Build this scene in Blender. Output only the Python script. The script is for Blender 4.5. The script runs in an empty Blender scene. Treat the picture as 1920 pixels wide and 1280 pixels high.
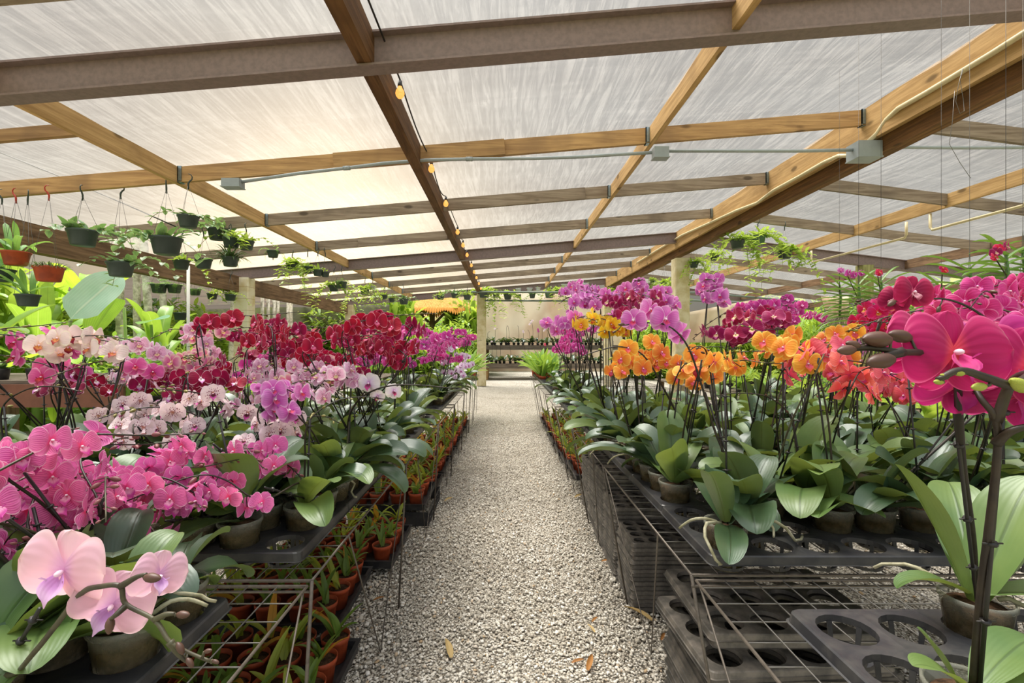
import bpy, math, random
from mathutils import Vector, Matrix, Quaternion, noise
import numpy as np
PI = math.pi
SC = bpy.context.scene
COL = SC.collection
F, VX, VY, EYE = 900.0, 945.0, 645.0, 1.35      # pinhole of the photograph, eye height in metres
rnd = random.Random(7)

def at(x, y, Y):
    """Point seen at pixel (x, y) at Y metres from the camera."""
    return Vector(((x - VX) * Y / F, Y, EYE - (y - VY) * Y / F))

def rgb(h, a=1.0):
    h = h.lstrip('#')
    v = [int(h[i:i + 2], 16) / 255 for i in (0, 2, 4)]
    return tuple((c / 12.92 if c <= .04045 else ((c + .055) / 1.055) ** 2.4) for c in v) + (a,)

# ------------------------------------------------------------------ mesh building
class MB:
    def __init__(s):
        s.v, s.f, s.m, s.u = [], [], [], []
    def add(s, vs, fs, mat=0, uv=None):
        b = len(s.v)
        s.v.extend(tuple(p) for p in vs)
        s.u.extend(uv if uv else [(0.5, 0.5)] * len(vs))
        for f in fs:
            s.f.append(tuple(b + i for i in f)); s.m.append(mat)
    def grid(s, fn, nu, nv, mat=0, close=False):
        vs, uv = [], []
        for j in range(nv + 1):
            for i in range(nu + 1):
                vs.append(fn(i / nu, j / nv)); uv.append((i / nu, j / nv))
        w = nu + 1
        s.add(vs, [(j * w + i, j * w + i + 1, (j + 1) * w + i + 1, (j + 1) * w + i) for j in range(nv) for i in range(nu)], mat, uv)
    def tube(s, pts, r, seg=6, mat=0, cap=True):
        pts = [Vector(p) for p in pts]
        n = len(pts)
        rr = r if isinstance(r, (list, tuple)) else [r] * n
        t0 = (pts[1] - pts[0]).normalized()
        a = t0.orthogonal().normalized()
        vs, uv = [], []
        for k in range(n):
            t = (pts[min(k + 1, n - 1)] - pts[max(k - 1, 0)])
            t = t.normalized() if t.length > 1e-9 else t0
            a = (a - t * a.dot(t))
            a = a.normalized() if a.length > 1e-6 else t.orthogonal().normalized()
            b = t.cross(a)
            for i in range(seg):
                q = 2 * PI * i / seg
                vs.append(pts[k] + (a * math.cos(q) + b * math.sin(q)) * rr[k]); uv.append((i / seg, k / max(1, n - 1)))
        fs = [(k * seg + i, k * seg + (i + 1) % seg, (k + 1) * seg + (i + 1) % seg, (k + 1) * seg + i) for k in range(n - 1) for i in range(seg)]
        if cap:
            fs += [tuple(range(seg - 1, -1, -1)), tuple((n - 1) * seg + i for i in range(seg))]
        s.add(vs, fs, mat, uv)
    def lathe(s, prof, seg=16, mat=0, c=(0, 0, 0), axis=None):
        vs, uv = [], []
        R = axis.to_track_quat('Z', 'Y').to_matrix() if axis is not None else None
        c = Vector(c)
        for k, (r, z) in enumerate(prof):
            for i in range(seg):
                q = 2 * PI * i / seg
                p = Vector((r * math.cos(q), r * math.sin(q), z))
                vs.append(c + (R @ p if R else p)); uv.append((i / seg, k / max(1, len(prof) - 1)))
        s.add(vs, [(k * seg + i, k * seg + (i + 1) % seg, (k + 1) * seg + (i + 1) % seg, (k + 1) * seg + i) for k in range(len(prof) - 1) for i in range(seg)], mat, uv)
    def box(s, lo, hi, mat=0, M=None):
        x0, y0, z0 = lo; x1, y1, z1 = hi
        vs = [Vector(p) for p in ((x0, y0, z0), (x1, y0, z0), (x1, y1, z0), (x0, y1, z0), (x0, y0, z1), (x1, y0, z1), (x1, y1, z1), (x0, y1, z1))]
        if M: vs = [M @ p for p in vs]
        s.add(vs, [(0, 3, 2, 1), (4, 5, 6, 7), (0, 1, 5, 4), (1, 2, 6, 5), (2, 3, 7, 6), (3, 0, 4, 7)], mat)
    def beam(s, p, q, w, d, mat=0, up=(0, 0, 1)):
        """box from p to q (centre line of its TOP face), width w, depth d downwards"""
        p, q = Vector(p), Vector(q)
        t = (q - p).normalized()
        side = t.cross(Vector(up)).normalized()
        u = side.cross(t)
        vs = []
        for e in (p, q):
            for a, b in ((-.5, -1), (.5, -1), (.5, 0), (-.5, 0)):
                vs.append(e + side * (a * w) + u * (b * d))
        s.add(vs, [(0, 1, 2, 3)[::-1], (4, 5, 6, 7), (0, 4, 5, 1)[::-1], (1, 5, 6, 2)[::-1], (2, 6, 7, 3)[::-1], (3, 7, 4, 0)[::-1]], mat)
    def blob(s, c, rx, ry, rz, seg=8, rings=6, mat=0, R=None):
        c = Vector(c)
        vs, uv = [], []
        for k in range(rings + 1):
            th = PI * k / rings
            for i in range(seg):
                q = 2 * PI * i / seg
                p = Vector((rx * math.sin(th) * math.cos(q), ry * math.sin(th) * math.sin(q), -rz * math.cos(th)))
                vs.append(c + (R @ p if R else p)); uv.append((i / seg, k / rings))
        s.add(vs, [(k * seg + i, k * seg + (i + 1) % seg, (k + 1) * seg + (i + 1) % seg, (k + 1) * seg + i) for k in range(rings) for i in range(seg)], mat, uv)
    def blade(s, base, az, length, width, elev=1.0, droop=1.2, fold=.25, n=10, h=2, mat=0, shape='phal', twist=0.0, wave=0.0, side=0.0, roll=0.0):
        """leaf: leaves BASE towards azimuth AZ, rises at ELEV and bends down by DROOP along its length"""
        p = Vector(base); d = Vector((math.cos(az), math.sin(az), 0)); sd = Vector((-math.sin(az), math.cos(az), 0))
        vs, uv = [], []
        e = elev
        vv = [math.sin(PI / 2 * j / n) if shape in ('phal', 'heart', 'banana') else j / n for j in range(n + 1)]
        for j in range(n + 1):
            v = vv[j]; dv = (vv[j + 1] - v) if j < n else 0.0; st = length * dv
            if shape == 'phal': w = (.30 + .70 * math.sin(min(1, v / .58) * PI / 2)) if v < .58 else math.sqrt(max(0, 1 - ((v - .58) / .42) ** 2.3))
            elif shape == 'strap': w = (.75 + .25 * min(1, v * 3)) * (1 - max(0, (v - .72) / .28) ** 2) ** .7
            elif shape == 'lance': w = math.sin(PI * min(1, v * .93 + .07) ** .75) ** .8
            elif shape == 'banana': w = min(1, (v * 4.5) ** .6) * math.sqrt(max(0, 1 - max(0, (v - .55) / .45) ** 2.5))
            elif shape == 'heart': w = math.sqrt(max(0, 1 - (abs(v - .30) / (.30 if v < .3 else .70)) ** 1.8))
            else: w = math.sin(PI * v)
            w = max(w, .01) * width * .5
            ru = Vector((-math.sin(e) * d.x, -math.sin(e) * d.y, math.cos(e)))
            tw = roll + twist * v
            s1 = sd * math.cos(tw) + ru * math.sin(tw)
            n1 = ru * math.cos(tw) - sd * math.sin(tw)
            for i in range(2 * h + 1):
                u = i / h - 1
                q = p + s1 * (u * w) + n1 * (abs(u) ** 1.2 * w * fold * 1.6 + wave * w * math.sin(v * 9 + u * 2))
                vs.append(q); uv.append((i / (2 * h), v))
            p = p + (d * math.cos(e) + Vector((0, 0, 1)) * math.sin(e)) * st + sd * side * st * v
            e -= droop * dv * (0.35 + 1.3 * v)
        W = 2 * h + 1
        s.add(vs, [(j * W + i, j * W + i + 1, (j + 1) * W + i + 1, (j + 1) * W + i) for j in range(n) for i in range(2 * h)], mat, uv)
        return p
    def mesh(s, name, mats, smooth=True):
        me = bpy.data.meshes.new(name)
        me.from_pydata(s.v, [], s.f)
        for m in mats: me.materials.append(m)
        if len(mats) > 1: me.polygons.foreach_set('material_index', s.m)
        if smooth: me.polygons.foreach_set('use_smooth', [True] * len(s.f))
        uvl = me.uv_layers.new(name='UVMap')
        li = np.empty(len(me.loops), dtype=np.int32); me.loops.foreach_get('vertex_index', li)
        uvl.data.foreach_set('uv', np.array(s.u, dtype=np.float32)[li].ravel())
        me.update()
        return me

def put(name, me, parent=None, loc=None, M=None):
    o = bpy.data.objects.new(name, me)
    COL.objects.link(o)
    if parent is not None: o.parent = parent
    if M is not None: o.matrix_basis = M
    elif loc is not None: o.location = loc
    return o
def obj(name, mb, mats, parent=None, smooth=True, loc=None):
    if not isinstance(mats, (list, tuple)): mats = [mats]
    return put(name, mb.mesh(name, mats, smooth), parent, loc)
def thing(name, label, cat, loc=(0, 0, 0), rz=0.0, group=None):
    o = bpy.data.objects.new(name, None); COL.objects.link(o)
    o.empty_display_size = .05
    o.location = loc; o.rotation_euler = (0, 0, rz)
    return tag(o, label, cat, group)
def tag(o, label, cat, group=None, kind=None):
    o['label'] = label; o['category'] = cat
    if group: o['group'] = group
    if kind: o['kind'] = kind
    return o
def struct(o, label=None):
    o['kind'] = 'structure'
    if label: o['label'] = label
    return o
def dup(root, loc, rz=0.0, label=None, group=None):
    """copy of a thing with its parts and their sub-parts"""
    r = root.copy(); COL.objects.link(r); r.location = loc; r.rotation_euler = (0, 0, rz)
    if label: r['label'] = label
    if group: r['group'] = group
    for ch in list(root.children):
        c = ch.copy(); COL.objects.link(c); c.parent = r
        for g in ch.children:
            d = g.copy(); COL.objects.link(d); d.parent = c
    return r
ORD = ['zeroth', 'first', 'second', 'third', 'fourth', 'fifth', 'sixth', 'seventh', 'eighth', 'ninth', 'tenth', 'eleventh', 'twelfth', 'thirteenth',
       'fourteenth', 'fifteenth', 'sixteenth', 'seventeenth', 'eighteenth', 'nineteenth']
def nth(k):
    if k < 20: return ORD[k]
    t = ['', '', 'twent', 'thirt', 'fort', 'fift', 'sixt', 'sevent', 'eight', 'ninet']
    if k < 100: return t[k // 10] + ('ieth' if k % 10 == 0 else 'y-' + ORD[k % 10])
    return 'hundredth' if k == 100 else 'hundred-' + nth(k - 100)

# ------------------------------------------------------------------ materials
def new_mat(name):
    m = bpy.data.materials.new(name); m.use_nodes = True
    nt = m.node_tree; nt.nodes.clear()
    out = nt.nodes.new('ShaderNodeOutputMaterial')
    return m, nt, out
class N:
    """small helper around a node tree"""
    def __init__(s, nt): s.nt = nt
    def __call__(s, typ, inp=None, **kw):
        n = s.nt.nodes.new(typ)
        for k, v in kw.items(): setattr(n, k, v)
        for k, v in (inp or {}).items():
            if isinstance(v, bpy.types.NodeSocket): s.nt.links.new(v, n.inputs[k])
            else: n.inputs[k].default_value = v
        return n
    def math(s, op, a, b=None, c=None, clamp=False):
        n = s.nt.nodes.new('ShaderNodeMath'); n.operation = op; n.use_clamp = clamp
        for i, v in enumerate((a, b, c)):
            if v is None: continue
            if isinstance(v, bpy.types.NodeSocket): s.nt.links.new(v, n.inputs[i])
            else: n.inputs[i].default_value = v
        return n.outputs[0]
    def mix(s, f, a, b, mode='MIX'):
        n = s.nt.nodes.new('ShaderNodeMix'); n.data_type = 'RGBA'; n.blend_type = mode
        for k, v in ((0, f), (6, a), (7, b)):
            if isinstance(v, bpy.types.NodeSocket): s.nt.links.new(v, n.inputs[k])
            else: n.inputs[k].default_value = v
        return n.outputs[2]
    def ramp(s, f, stops, interp='LINEAR'):
        n = s.nt.nodes.new('ShaderNodeValToRGB'); s.nt.links.new(f, n.inputs[0])
        cr = n.color_ramp; cr.interpolation = interp
        while len(cr.elements) < len(stops): cr.elements.new(.5)
        for e, (p, c) in zip(cr.elements, stops):
            e.position = p; e.color = c if len(c) == 4 else (*c, 1)
        return n.outputs[0]
    def smooth(s, x, a, b):
        n = s.nt.nodes.new('ShaderNodeMapRange'); n.interpolation_type = 'SMOOTHSTEP'
        s.nt.links.new(x, n.inputs[0]); n.inputs[1].default_value = a; n.inputs[2].default_value = b
        return n.outputs[0]
    def link(s, a, b): s.nt.links.new(a, b)
def plain(name, col, rough=.5, metal=0.0, spec=.5, noise_amt=.0, scale=20, bump=0.0, emit=None, coord='Object', var=0.0, col2=None, coat=0.0):
    m, nt, out = new_mat(name); n = N(nt)
    c = rgb(col)
    bs = n('ShaderNodeBsdfPrincipled', {'Base Color': c, 'Roughness': rough, 'Metallic': metal, 'Specular IOR Level': spec, 'Coat Weight': coat})
    if noise_amt or bump or var or col2:
        tc = n('ShaderNodeTexCoord')
        nz = n('ShaderNodeTexNoise', {'Vector': tc.outputs[coord], 'Scale': scale, 'Detail': 5.0, 'Roughness': .6})
        f = nz.outputs['Fac']
        dark = rgb(col2) if col2 else tuple(x * (1 - noise_amt) for x in c[:3]) + (1,)
        cc = n.mix(n.smooth(f, .35, .68), c, dark)
        if var:
            oi = n('ShaderNodeObjectInfo')
            hs = n('ShaderNodeHueSaturation', {'Color': cc, 'Value': n.math('MULTIPLY_ADD', oi.outputs['Random'], var, 1 - var / 2)})
            cc = hs.outputs[0]
        n.link(cc, bs.inputs['Base Color'])
        if bump:
            bp = n('ShaderNodeBump', {'Height': f, 'Strength': bump, 'Distance': .01}); n.link(bp.outputs[0], bs.inputs['Normal'])
    if emit:
        bs.inputs['Emission Color'].default_value = rgb(emit[0]); bs.inputs['Emission Strength'].default_value = emit[1]
    n.link(bs.outputs[0], out.inputs[0])
    return m
def wood(name, light, dark, axis=0, scale=1.0, rough=.75, knots=True, stain=None):
    m, nt, out = new_mat(name); n = N(nt)
    tc = n('ShaderNodeTexCoord'); oi = n('ShaderNodeObjectInfo')
    off = n('ShaderNodeVectorMath', {0: tc.outputs['Object'], 1: n('ShaderNodeCombineXYZ', {'X': n.math('MULTIPLY', oi.outputs['Random'], 37.), 'Y': n.math('MULTIPLY', oi.outputs['Random'], 91.), 'Z': n.math('MULTIPLY', oi.outputs['Random'], 13.)}).outputs[0]}, operation='ADD')
    sc = [18., 18., 18.]; sc[axis] = 1.1
    mp = n('ShaderNodeMapping', {'Vector': off.outputs[0], 'Scale': tuple(x * scale for x in sc)})
    g1 = n('ShaderNodeTexNoise', {'Vector': mp.outputs[0], 'Scale': 1.6, 'Detail': 6., 'Roughness': .65, 'Distortion': .6})
    g2 = n('ShaderNodeTexNoise', {'Vector': off.outputs[0], 'Scale': 2.2, 'Detail': 3.})
    c = n.mix(n.smooth(g1.outputs[0], .3, .7), rgb(light), rgb(dark))
    c = n.mix(n.math('MULTIPLY', n.smooth(g2.outputs[0], .5, .72), .55), c, rgb(stain or dark))
    if knots:
        sk = [5., 5., 5.]; sk[axis] = 2.2
        mk = n('ShaderNodeMapping', {'Vector': off.outputs[0], 'Scale': tuple(sk)})
        vo = n('ShaderNodeTexVoronoi', {'Vector': mk.outputs[0], 'Scale': 1.0})
        c = n.mix(n.math('MULTIPLY', n.smooth(vo.outputs['Distance'], .17, .08), .8), c, tuple(x * .35 for x in rgb(dark)[:3]) + (1,))
    hs = n('ShaderNodeHueSaturation', {'Color': c, 'Value': n.math('MULTIPLY_ADD', oi.outputs['Random'], .3, .85)})
    bp = n('ShaderNodeBump', {'Height': g1.outputs[0], 'Strength': .35, 'Distance': .006})
    bs = n('ShaderNodeBsdfPrincipled', {'Base Color': hs.outputs[0], 'Roughness': rough, 'Normal': bp.outputs[0], 'Specular IOR Level': .25})
    n.link(bs.outputs[0], out.inputs[0])
    return m
def leaf_mat(name, c1, c2, mid=None, rough=.38, trans=.3, tcol='#9cc23a', spec=.5, sheen=0.0, var=.35, stripes=0.0, edge=None, under=None):
    """leaf: UV x across, y along; midrib, faint length veins, translucent to light from behind"""
    m, nt, out = new_mat(name); n = N(nt)
    uv = n('ShaderNodeUVMap'); sp = n('ShaderNodeSeparateXYZ', {0: uv.outputs[0]})
    oi = n('ShaderNodeObjectInfo'); geo = n('ShaderNodeNewGeometry'); tc = n('ShaderNodeTexCoord')
    nz = n('ShaderNodeTexNoise', {'Vector': tc.outputs['Object'], 'Scale': 7., 'Detail': 3.})
    f = n.math('ADD', n.math('MULTIPLY', oi.outputs['Random'], var), n.math('MULTIPLY', n.smooth(nz.outputs[0], .3, .7), 1 - var))
    c = n.mix(f, rgb(c1), rgb(c2))
    u = n.math('ABSOLUTE', n.math('SUBTRACT', sp.outputs[0], .5))
    if stripes:
        st = n.math('SINE', n.math('MULTIPLY', u, 95.))
        c = n.mix(n.math('MULTIPLY', n.smooth(st, -.2, 1.), stripes), c, tuple(x * 1.5 for x in rgb(c2)[:3]) + (1,))
    if edge: c = n.mix(n.smooth(u, .38, .46), c, rgb(edge))
    c = n.mix(n.math('MULTIPLY', n.smooth(u, .035, .008), .65), c, rgb(mid) if mid else tuple(x * .55 for x in rgb(c1)[:3]) + (1,))
    if under: c = n.mix(n.math('MULTIPLY', geo.outputs['Backfacing'], .0), c, rgb(under))
    h = n.math('ADD', n.smooth(u, .0, .05), n.math('MULTIPLY', n.math('SINE', n.math('MULTIPLY', u, 70.)), .05))
    bp = n('ShaderNodeBump', {'Height': h, 'Strength': .3, 'Distance': .004})
    bs = n('ShaderNodeBsdfPrincipled', {'Base Color': c, 'Roughness': rough, 'Specular IOR Level': spec, 'Normal': bp.outputs[0], 'Coat Weight': sheen, 'Coat Roughness': .32, 'Coat Tint': rgb('#dff0ff')})
    tr = n('ShaderNodeBsdfTranslucent', {'Color': n.mix(.6, c, rgb(tcol))})
    mx = n('ShaderNodeMixShader', {0: trans, 1: bs.outputs[0], 2: tr.outputs[0]})
    n.link(mx.outputs[0], out.inputs[0])
    return m
def petal_mat(name, base, edge=None, centre=None, vein=None, spot=None, edge_at=(.72, .98), vein_n=9, vein_w=.6, spot_s=9., trans=.35, blush=None, rough=.55, centre_at=(.28, .05), var=.12):
    """petal: UV x across (0..1), y from centre to tip; true petal patterns: rim, veins, spots, throat"""
    m, nt, out = new_mat(name); n = N(nt)
    uv = n('ShaderNodeUVMap'); sp = n('ShaderNodeSeparateXYZ', {0: uv.outputs[0]})
    oi = n('ShaderNodeObjectInfo')
    U = n.math('MULTIPLY', n.math('SUBTRACT', sp.outputs[0], .5), 2.); V = sp.outputs[1]
    aU = n.math('ABSOLUTE', U)
    c = rgb(base)
    if blush: c = n.mix(n.smooth(V, .75, .2), c, rgb(blush))
    if vein:
        w = n.math('SINE', n.math('MULTIPLY', U, vein_n * PI))
        nzv = n('ShaderNodeTexNoise', {'Vector': uv.outputs[0], 'Scale': 6.})
        f = n.math('MULTIPLY', n.smooth(n.math('ADD', w, n.math('MULTIPLY', nzv.outputs[0], .5)), .45, .95), n.smooth(V, 1.02, .55))
        c = n.mix(n.math('MULTIPLY', f, vein_w), c, rgb(vein))
    if spot:
        vo = n('ShaderNodeTexVoronoi', {'Vector': n('ShaderNodeVectorMath', {0: uv.outputs[0], 1: (0, 0, 0)}, operation='ADD').outputs[0], 'Scale': spot_s, 'Randomness': 1.})
        nz = n('ShaderNodeTexNoise', {'Vector': uv.outputs[0], 'Scale': 5.})
        th = n.math('MULTIPLY_ADD', n.smooth(V, .95, .1), .42, n.math('MULTIPLY_ADD', nz.outputs[0], .3, -.10))
        f = n.math('MULTIPLY', n.math('LESS_THAN', vo.outputs['Distance'], th), n.smooth(V, .85, .6))
        c = n.mix(n.math('MULTIPLY', f, .9), c, rgb(spot))
    if edge:
        ef = n.math('MAXIMUM', n.smooth(aU, *edge_at), n.smooth(V, edge_at[0] + .06, 1.))
        c = n.mix(ef, c, rgb(edge))
    if centre: c = n.mix(n.smooth(V, *centre_at), c, rgb(centre))
    hs = n('ShaderNodeHueSaturation', {'Color': c, 'Hue': n.math('MULTIPLY_ADD', oi.outputs['Random'], .03, .485), 'Value': n.math('MULTIPLY_ADD', oi.outputs['Random'], var * 2, 1 - var)})
    c = hs.outputs[0]
    hb = n.math('SINE', n.math('MULTIPLY', U, 22.))
    bp = n('ShaderNodeBump', {'Height': hb, 'Strength': .12, 'Distance': .002})
    bs = n('ShaderNodeBsdfPrincipled', {'Base Color': c, 'Roughness': rough, 'Specular IOR Level': .25, 'Sheen Weight': .15, 'Normal': bp.outputs[0]})
    tr = n('ShaderNodeBsdfTranslucent', {'Color': c})
    mx = n('ShaderNodeMixShader', {0: trans, 1: bs.outputs[0], 2: tr.outputs[0]})
    n.link(mx.outputs[0], out.inputs[0])
    return m

M_STEEL = plain('brown_painted_steel', '#86746f', .55, 0.0, .4, .2, 30, .1)
M_WOODX = wood('grey_brown_purlin_wood', '#a39480', '#786856', 0, stain='#665a4e')
M_WOODG = wood('golden_pine_lengthwise', '#caa672', '#a38152', 1, stain='#8a6c46')
M_WOODB = wood('dark_brown_rafter_wood', '#7d5a38', '#54381f', 1, knots=False)
M_WOODE = wood('old_eave_beam_wood', '#92755a', '#5e4835', 1, stain='#4d3c2e')
M_WOODP = wood('golden_purlin_wood', '#bf9a68', '#92704a', 0, stain='#7d6248')
M_WOODZ = wood('weathered_upright_wood', '#8f7a5a', '#5f4c35', 2)
M_WOODT = wood('grey_table_wood', '#7d7266', '#544a40', 0)
M_GALV = plain('galvanised_hanger', '#8fa3ad', .35, .8, .5, .15, 40)
M_PVC = plain('grey_conduit_pvc', '#9aa3a6', .45, 0, .4, .08, 12)
M_PVCW = plain('cream_pvc_pipe', '#d8c9a2', .45, 0, .4, .1, 12)
M_WIRE = plain('rusty_grey_wire', '#6d655c', .5, .5, .5, .3, 60)
M_WIREL = plain('galvanised_wire', '#7c7a76', .42, .6, .5, .2, 50)
M_BLACK = plain('black_tray_plastic', '#25262a', .42, 0, .5, .25, 18, .05, col2='#3b3a39', var=.25)
M_TRAYOLD = plain('dusty_black_tray_plastic', '#47443f', .55, 0, .4, .25, 14, .08, col2='#726b62', var=.6)
M_TERRA = plain('terracotta_plastic', '#b4502c', .55, 0, .35, .15, 10, col2='#8e3f25', var=.3)
M_GPOT = plain('dark_green_pot_plastic', '#3d4a45', .45, 0, .4, .15, 10, var=.3)
M_HOOKR = plain('red_pot_hook_plastic', '#b0392a', .45)
M_SOIL = plain('bark_potting_mix', '#5a4432', .9, 0, .1, .4, 60, .8, col2='#2e2219')
M_POST = plain('cream_painted_post', '#d9cfae', .7, 0, .3, .12, 6, .1, col2='#c3b386')
M_STAKE = plain('black_plant_stake', '#1d1a18', .4, 0, .5)
M_SPIKE = plain('dark_flower_stem', '#332a1f', .45, 0, .4, .2, 30, col2='#211a14', var=.4)
M_SPIKEG = plain('olive_flower_stem', '#4d4a33', .45, 0, .4, .2, 30, col2='#352e22', var=.4)
M_ROOT = plain('silvery_air_root', '#a9a58c', .7, 0, .2, .25, 30, .2, col2='#7d7a5c')
M_CORD = plain('black_cord', '#221f1d', .5)
M_BULBSOCK = plain('black_lamp_socket', '#1c1a19', .5)

# ------------------------------------------------------------------ camera, light, sky
cam = bpy.data.cameras.new('camera'); co = bpy.data.objects.new('camera', cam); COL.objects.link(co)
co.location = (0, 0, EYE); co.rotation_euler = (PI / 2, 0, 0)
cam.sensor_width = 36; cam.lens = F / 1920 * 36
cam.shift_x = (960 - VX) / 1920; cam.shift_y = (VY - 640) / 1920
cam.clip_start = .05; cam.clip_end = 300
SC.camera = co
SC.view_settings.view_transform = 'Standard'; SC.view_settings.look = 'None'; SC.view_settings.gamma = 1.0
SC.view_settings.use_curve_mapping = False
SC.view_settings.exposure = 0.0

SUN_EL, SUN_AZ = math.radians(67), math.radians(-40)        # azimuth from +Y towards +X
w = bpy.data.worlds.new('sky'); SC.world = w; w.use_nodes = True
nt = w.node_tree; nt.nodes.clear(); n = N(nt)
sky = n('ShaderNodeTexSky', sky_type='NISHITA'); sky.sun_disc = False
sky.sun_elevation = math.radians(14); sky.sun_rotation = math.radians(-20)
sky.air_density = 1.0; sky.dust_density = 3.0; sky.ozone_density = 1.0
hs = n('ShaderNodeHueSaturation', {'Color': sky.outputs[0], 'Saturation': 1.0})
bg = n('ShaderNodeBackground', {'Color': hs.outputs[0], 'Strength': .019})
wz = n('ShaderNodeSeparateXYZ', {0: n('ShaderNodeTexCoord').outputs['Generated']})
up_ = n.math('POWER', n.math('MAXIMUM', wz.outputs[2], 0.0), 5.)
bk_ = n.math('MULTIPLY', n.smooth(wz.outputs[1], .05, -.8), n.smooth(wz.outputs[2], -.15, .1))
hz = n.math('ADD', n.math('MULTIPLY_ADD', up_, 2.4, .11), n.math('MULTIPLY', bk_, .8))
haze = n('ShaderNodeBackground', {'Color': (.95, .97, 1.0, 1), 'Strength': hz})       # milky overcast, brighter overhead, plus an added frontal fill glow behind the viewer
ad = n('ShaderNodeAddShader', {0: bg.outputs[0], 1: haze.outputs[0]})
n.link(ad.outputs[0], n('ShaderNodeOutputWorld').inputs[0])
sun = bpy.data.lights.new('sun', 'SUN'); so = bpy.data.objects.new('sun', sun); COL.objects.link(so)
sun.energy = 8.5; sun.color = (1.0, .96, .90); sun.angle = math.radians(40)
sd = Vector((math.sin(SUN_AZ) * math.cos(SUN_EL), math.cos(SUN_AZ) * math.cos(SUN_EL), math.sin(SUN_EL)))
so.rotation_euler = (-sd).to_track_quat('-Z', 'Y').to_euler(); so.location = (-6, 20, 12)
# ------------------------------------------------------------------ the shed: roof film, beams, posts
RX = 3.36                                   # ridge
def roof(X):                                # height of the underside of the film
    return EYE + (1.872 + .083 * X if X <= RX else 2.151 - .125 * (X - RX))
YB, YE = 1.15, 15.7
PUR = [2.8, 4.4, 6.0, 7.6, 9.2, 10.8, 12.4, 14.0, 15.6]
def film_mat():
    m, nt, out = new_mat('milky_greenhouse_film'); n = N(nt)
    tc = n('ShaderNodeTexCoord')
    m1 = n('ShaderNodeMapping', {'Vector': tc.outputs['Object'], 'Scale': (16., 1.1, 1.), 'Rotation': (0, 0, .16)})
    a = n('ShaderNodeTexNoise', {'Vector': m1.outputs[0], 'Scale': 1.6, 'Detail': 5., 'Roughness': .7, 'Distortion': .9})
    m2 = n('ShaderNodeMapping', {'Vector': tc.outputs['Object'], 'Scale': (.8, 9., 1.), 'Rotation': (0, 0, -.06)})
    b = n('ShaderNodeTexNoise', {'Vector': m2.outputs[0], 'Scale': 1.2, 'Detail': 4., 'Roughness': .6, 'Distortion': 1.2})
    d = n('ShaderNodeTexNoise', {'Vector': tc.outputs['Object'], 'Scale': .7, 'Detail': 4.})
    g = n('ShaderNodeTexNoise', {'Vector': tc.outputs['Object'], 'Scale': 60., 'Detail': 2.})
    h = n.math('ADD', n.math('MULTIPLY', n.smooth(a.outputs[0], .36, .62), 1.0), n.math('ADD', n.math('MULTIPLY', n.smooth(b.outputs[0], .45, .75), .45), n.math('MULTIPLY', g.outputs[0], .12)))
    bp = n('ShaderNodeBump', {'Height': h, 'Strength': .55, 'Distance': .02})
    c = n.mix(n.smooth(d.outputs[0], .35, .7), rgb('#f7f3ea'), rgb('#e6e0d6'))
    c = n.mix(n.math('MULTIPLY', n.smooth(a.outputs[0], .60, .74), .16), c, rgb('#b9b0a2'))
    c = n.mix(n.math('MULTIPLY', n.smooth(b.outputs[0], .66, .78), .22), c, rgb('#a89f92'))
    tr = n('ShaderNodeBsdfTranslucent', {'Color': c, 'Normal': bp.outputs[0]})
    rf = n('ShaderNodeBsdfRefraction', {'Color': c, 'Roughness': .62, 'IOR': 1.02, 'Normal': bp.outputs[0]})
    df = n('ShaderNodeBsdfDiffuse', {'Color': c, 'Normal': bp.outputs[0]})
    x1 = n('ShaderNodeMixShader', {0: .10, 1: tr.outputs[0], 2: rf.outputs[0]})
    x2 = n('ShaderNodeMixShader', {0: .22, 1: x1.outputs[0], 2: df.outputs[0]})
    tp = n('ShaderNodeBsdfTransparent', {'Color': n.mix(.5, c, (1, 1, 1, 1))})
    x3 = n('ShaderNodeMixShader', {0: n.math('MULTIPLY_ADD', h, -.09, .86), 1: x2.outputs[0], 2: tp.outputs[0]})
    n.link(x3.outputs[0], out.inputs[0])
    return m
M_FILM = film_mat()
def film(name, X0, X1, nx, ny):
    mb = MB()
    def fn(u, v):
        X = X0 + (X1 - X0) * u; Y = YB + (YE - YB) * v
        k = min(range(len(PUR)), key=lambda i: abs(PUR[i] - Y))
        sag = min(1., abs(PUR[k] - Y) / .8)
        z = roof(X) + .012 - .03 * sag + .012 * noise.noise(Vector((X * 1.5, Y * 1.3, 3.)))* sag
        return (X, Y, z)
    mb.grid(fn, nx, ny)
    return struct(obj(name, mb, M_FILM))
struct(film('ceiling', -6.2, RX, 40, 120), 'milky plastic film stretched over the sloping roof above the path')
struct(film('ceiling_beyond_ridge', RX + .02, 10.2, 30, 120), 'milky plastic film on the roof slope beyond the ridge beam')

def sbeam(name, p, q, w, d, mat, label=None, off=0.0):
    p, q = Vector(p), Vector(q); mid = (p + q) / 2
    mb = MB(); mb.beam(p - mid, q - mid, w, d)
    o = obj(name, mb, mat, smooth=False, loc=mid)
    return struct(o, label)
RAF = [(-5.1, .14, .30, M_WOODE, 'heavy old eave beam'), (-3.0, .045, .15, M_WOODG, 'golden pine rafter'), (-.8, .09, .19, M_WOODB, 'dark brown central rafter carrying the string of bulbs'), (1.35, .045, .15, M_WOODG, 'golden pine rafter between path and ridge')]
for X, wd, d, mt, lb in RAF:
    top = roof(X) - .004
    if X == -5.1:
        sbeam('roof_beam', (X, 1.0, top - .155), (X, YE, top - .155), wd, d, mt, lb)
    else:
        sbeam('roof_rafter', (X, YB, top), (X, YE, top), wd, d, mt, lb)
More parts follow.
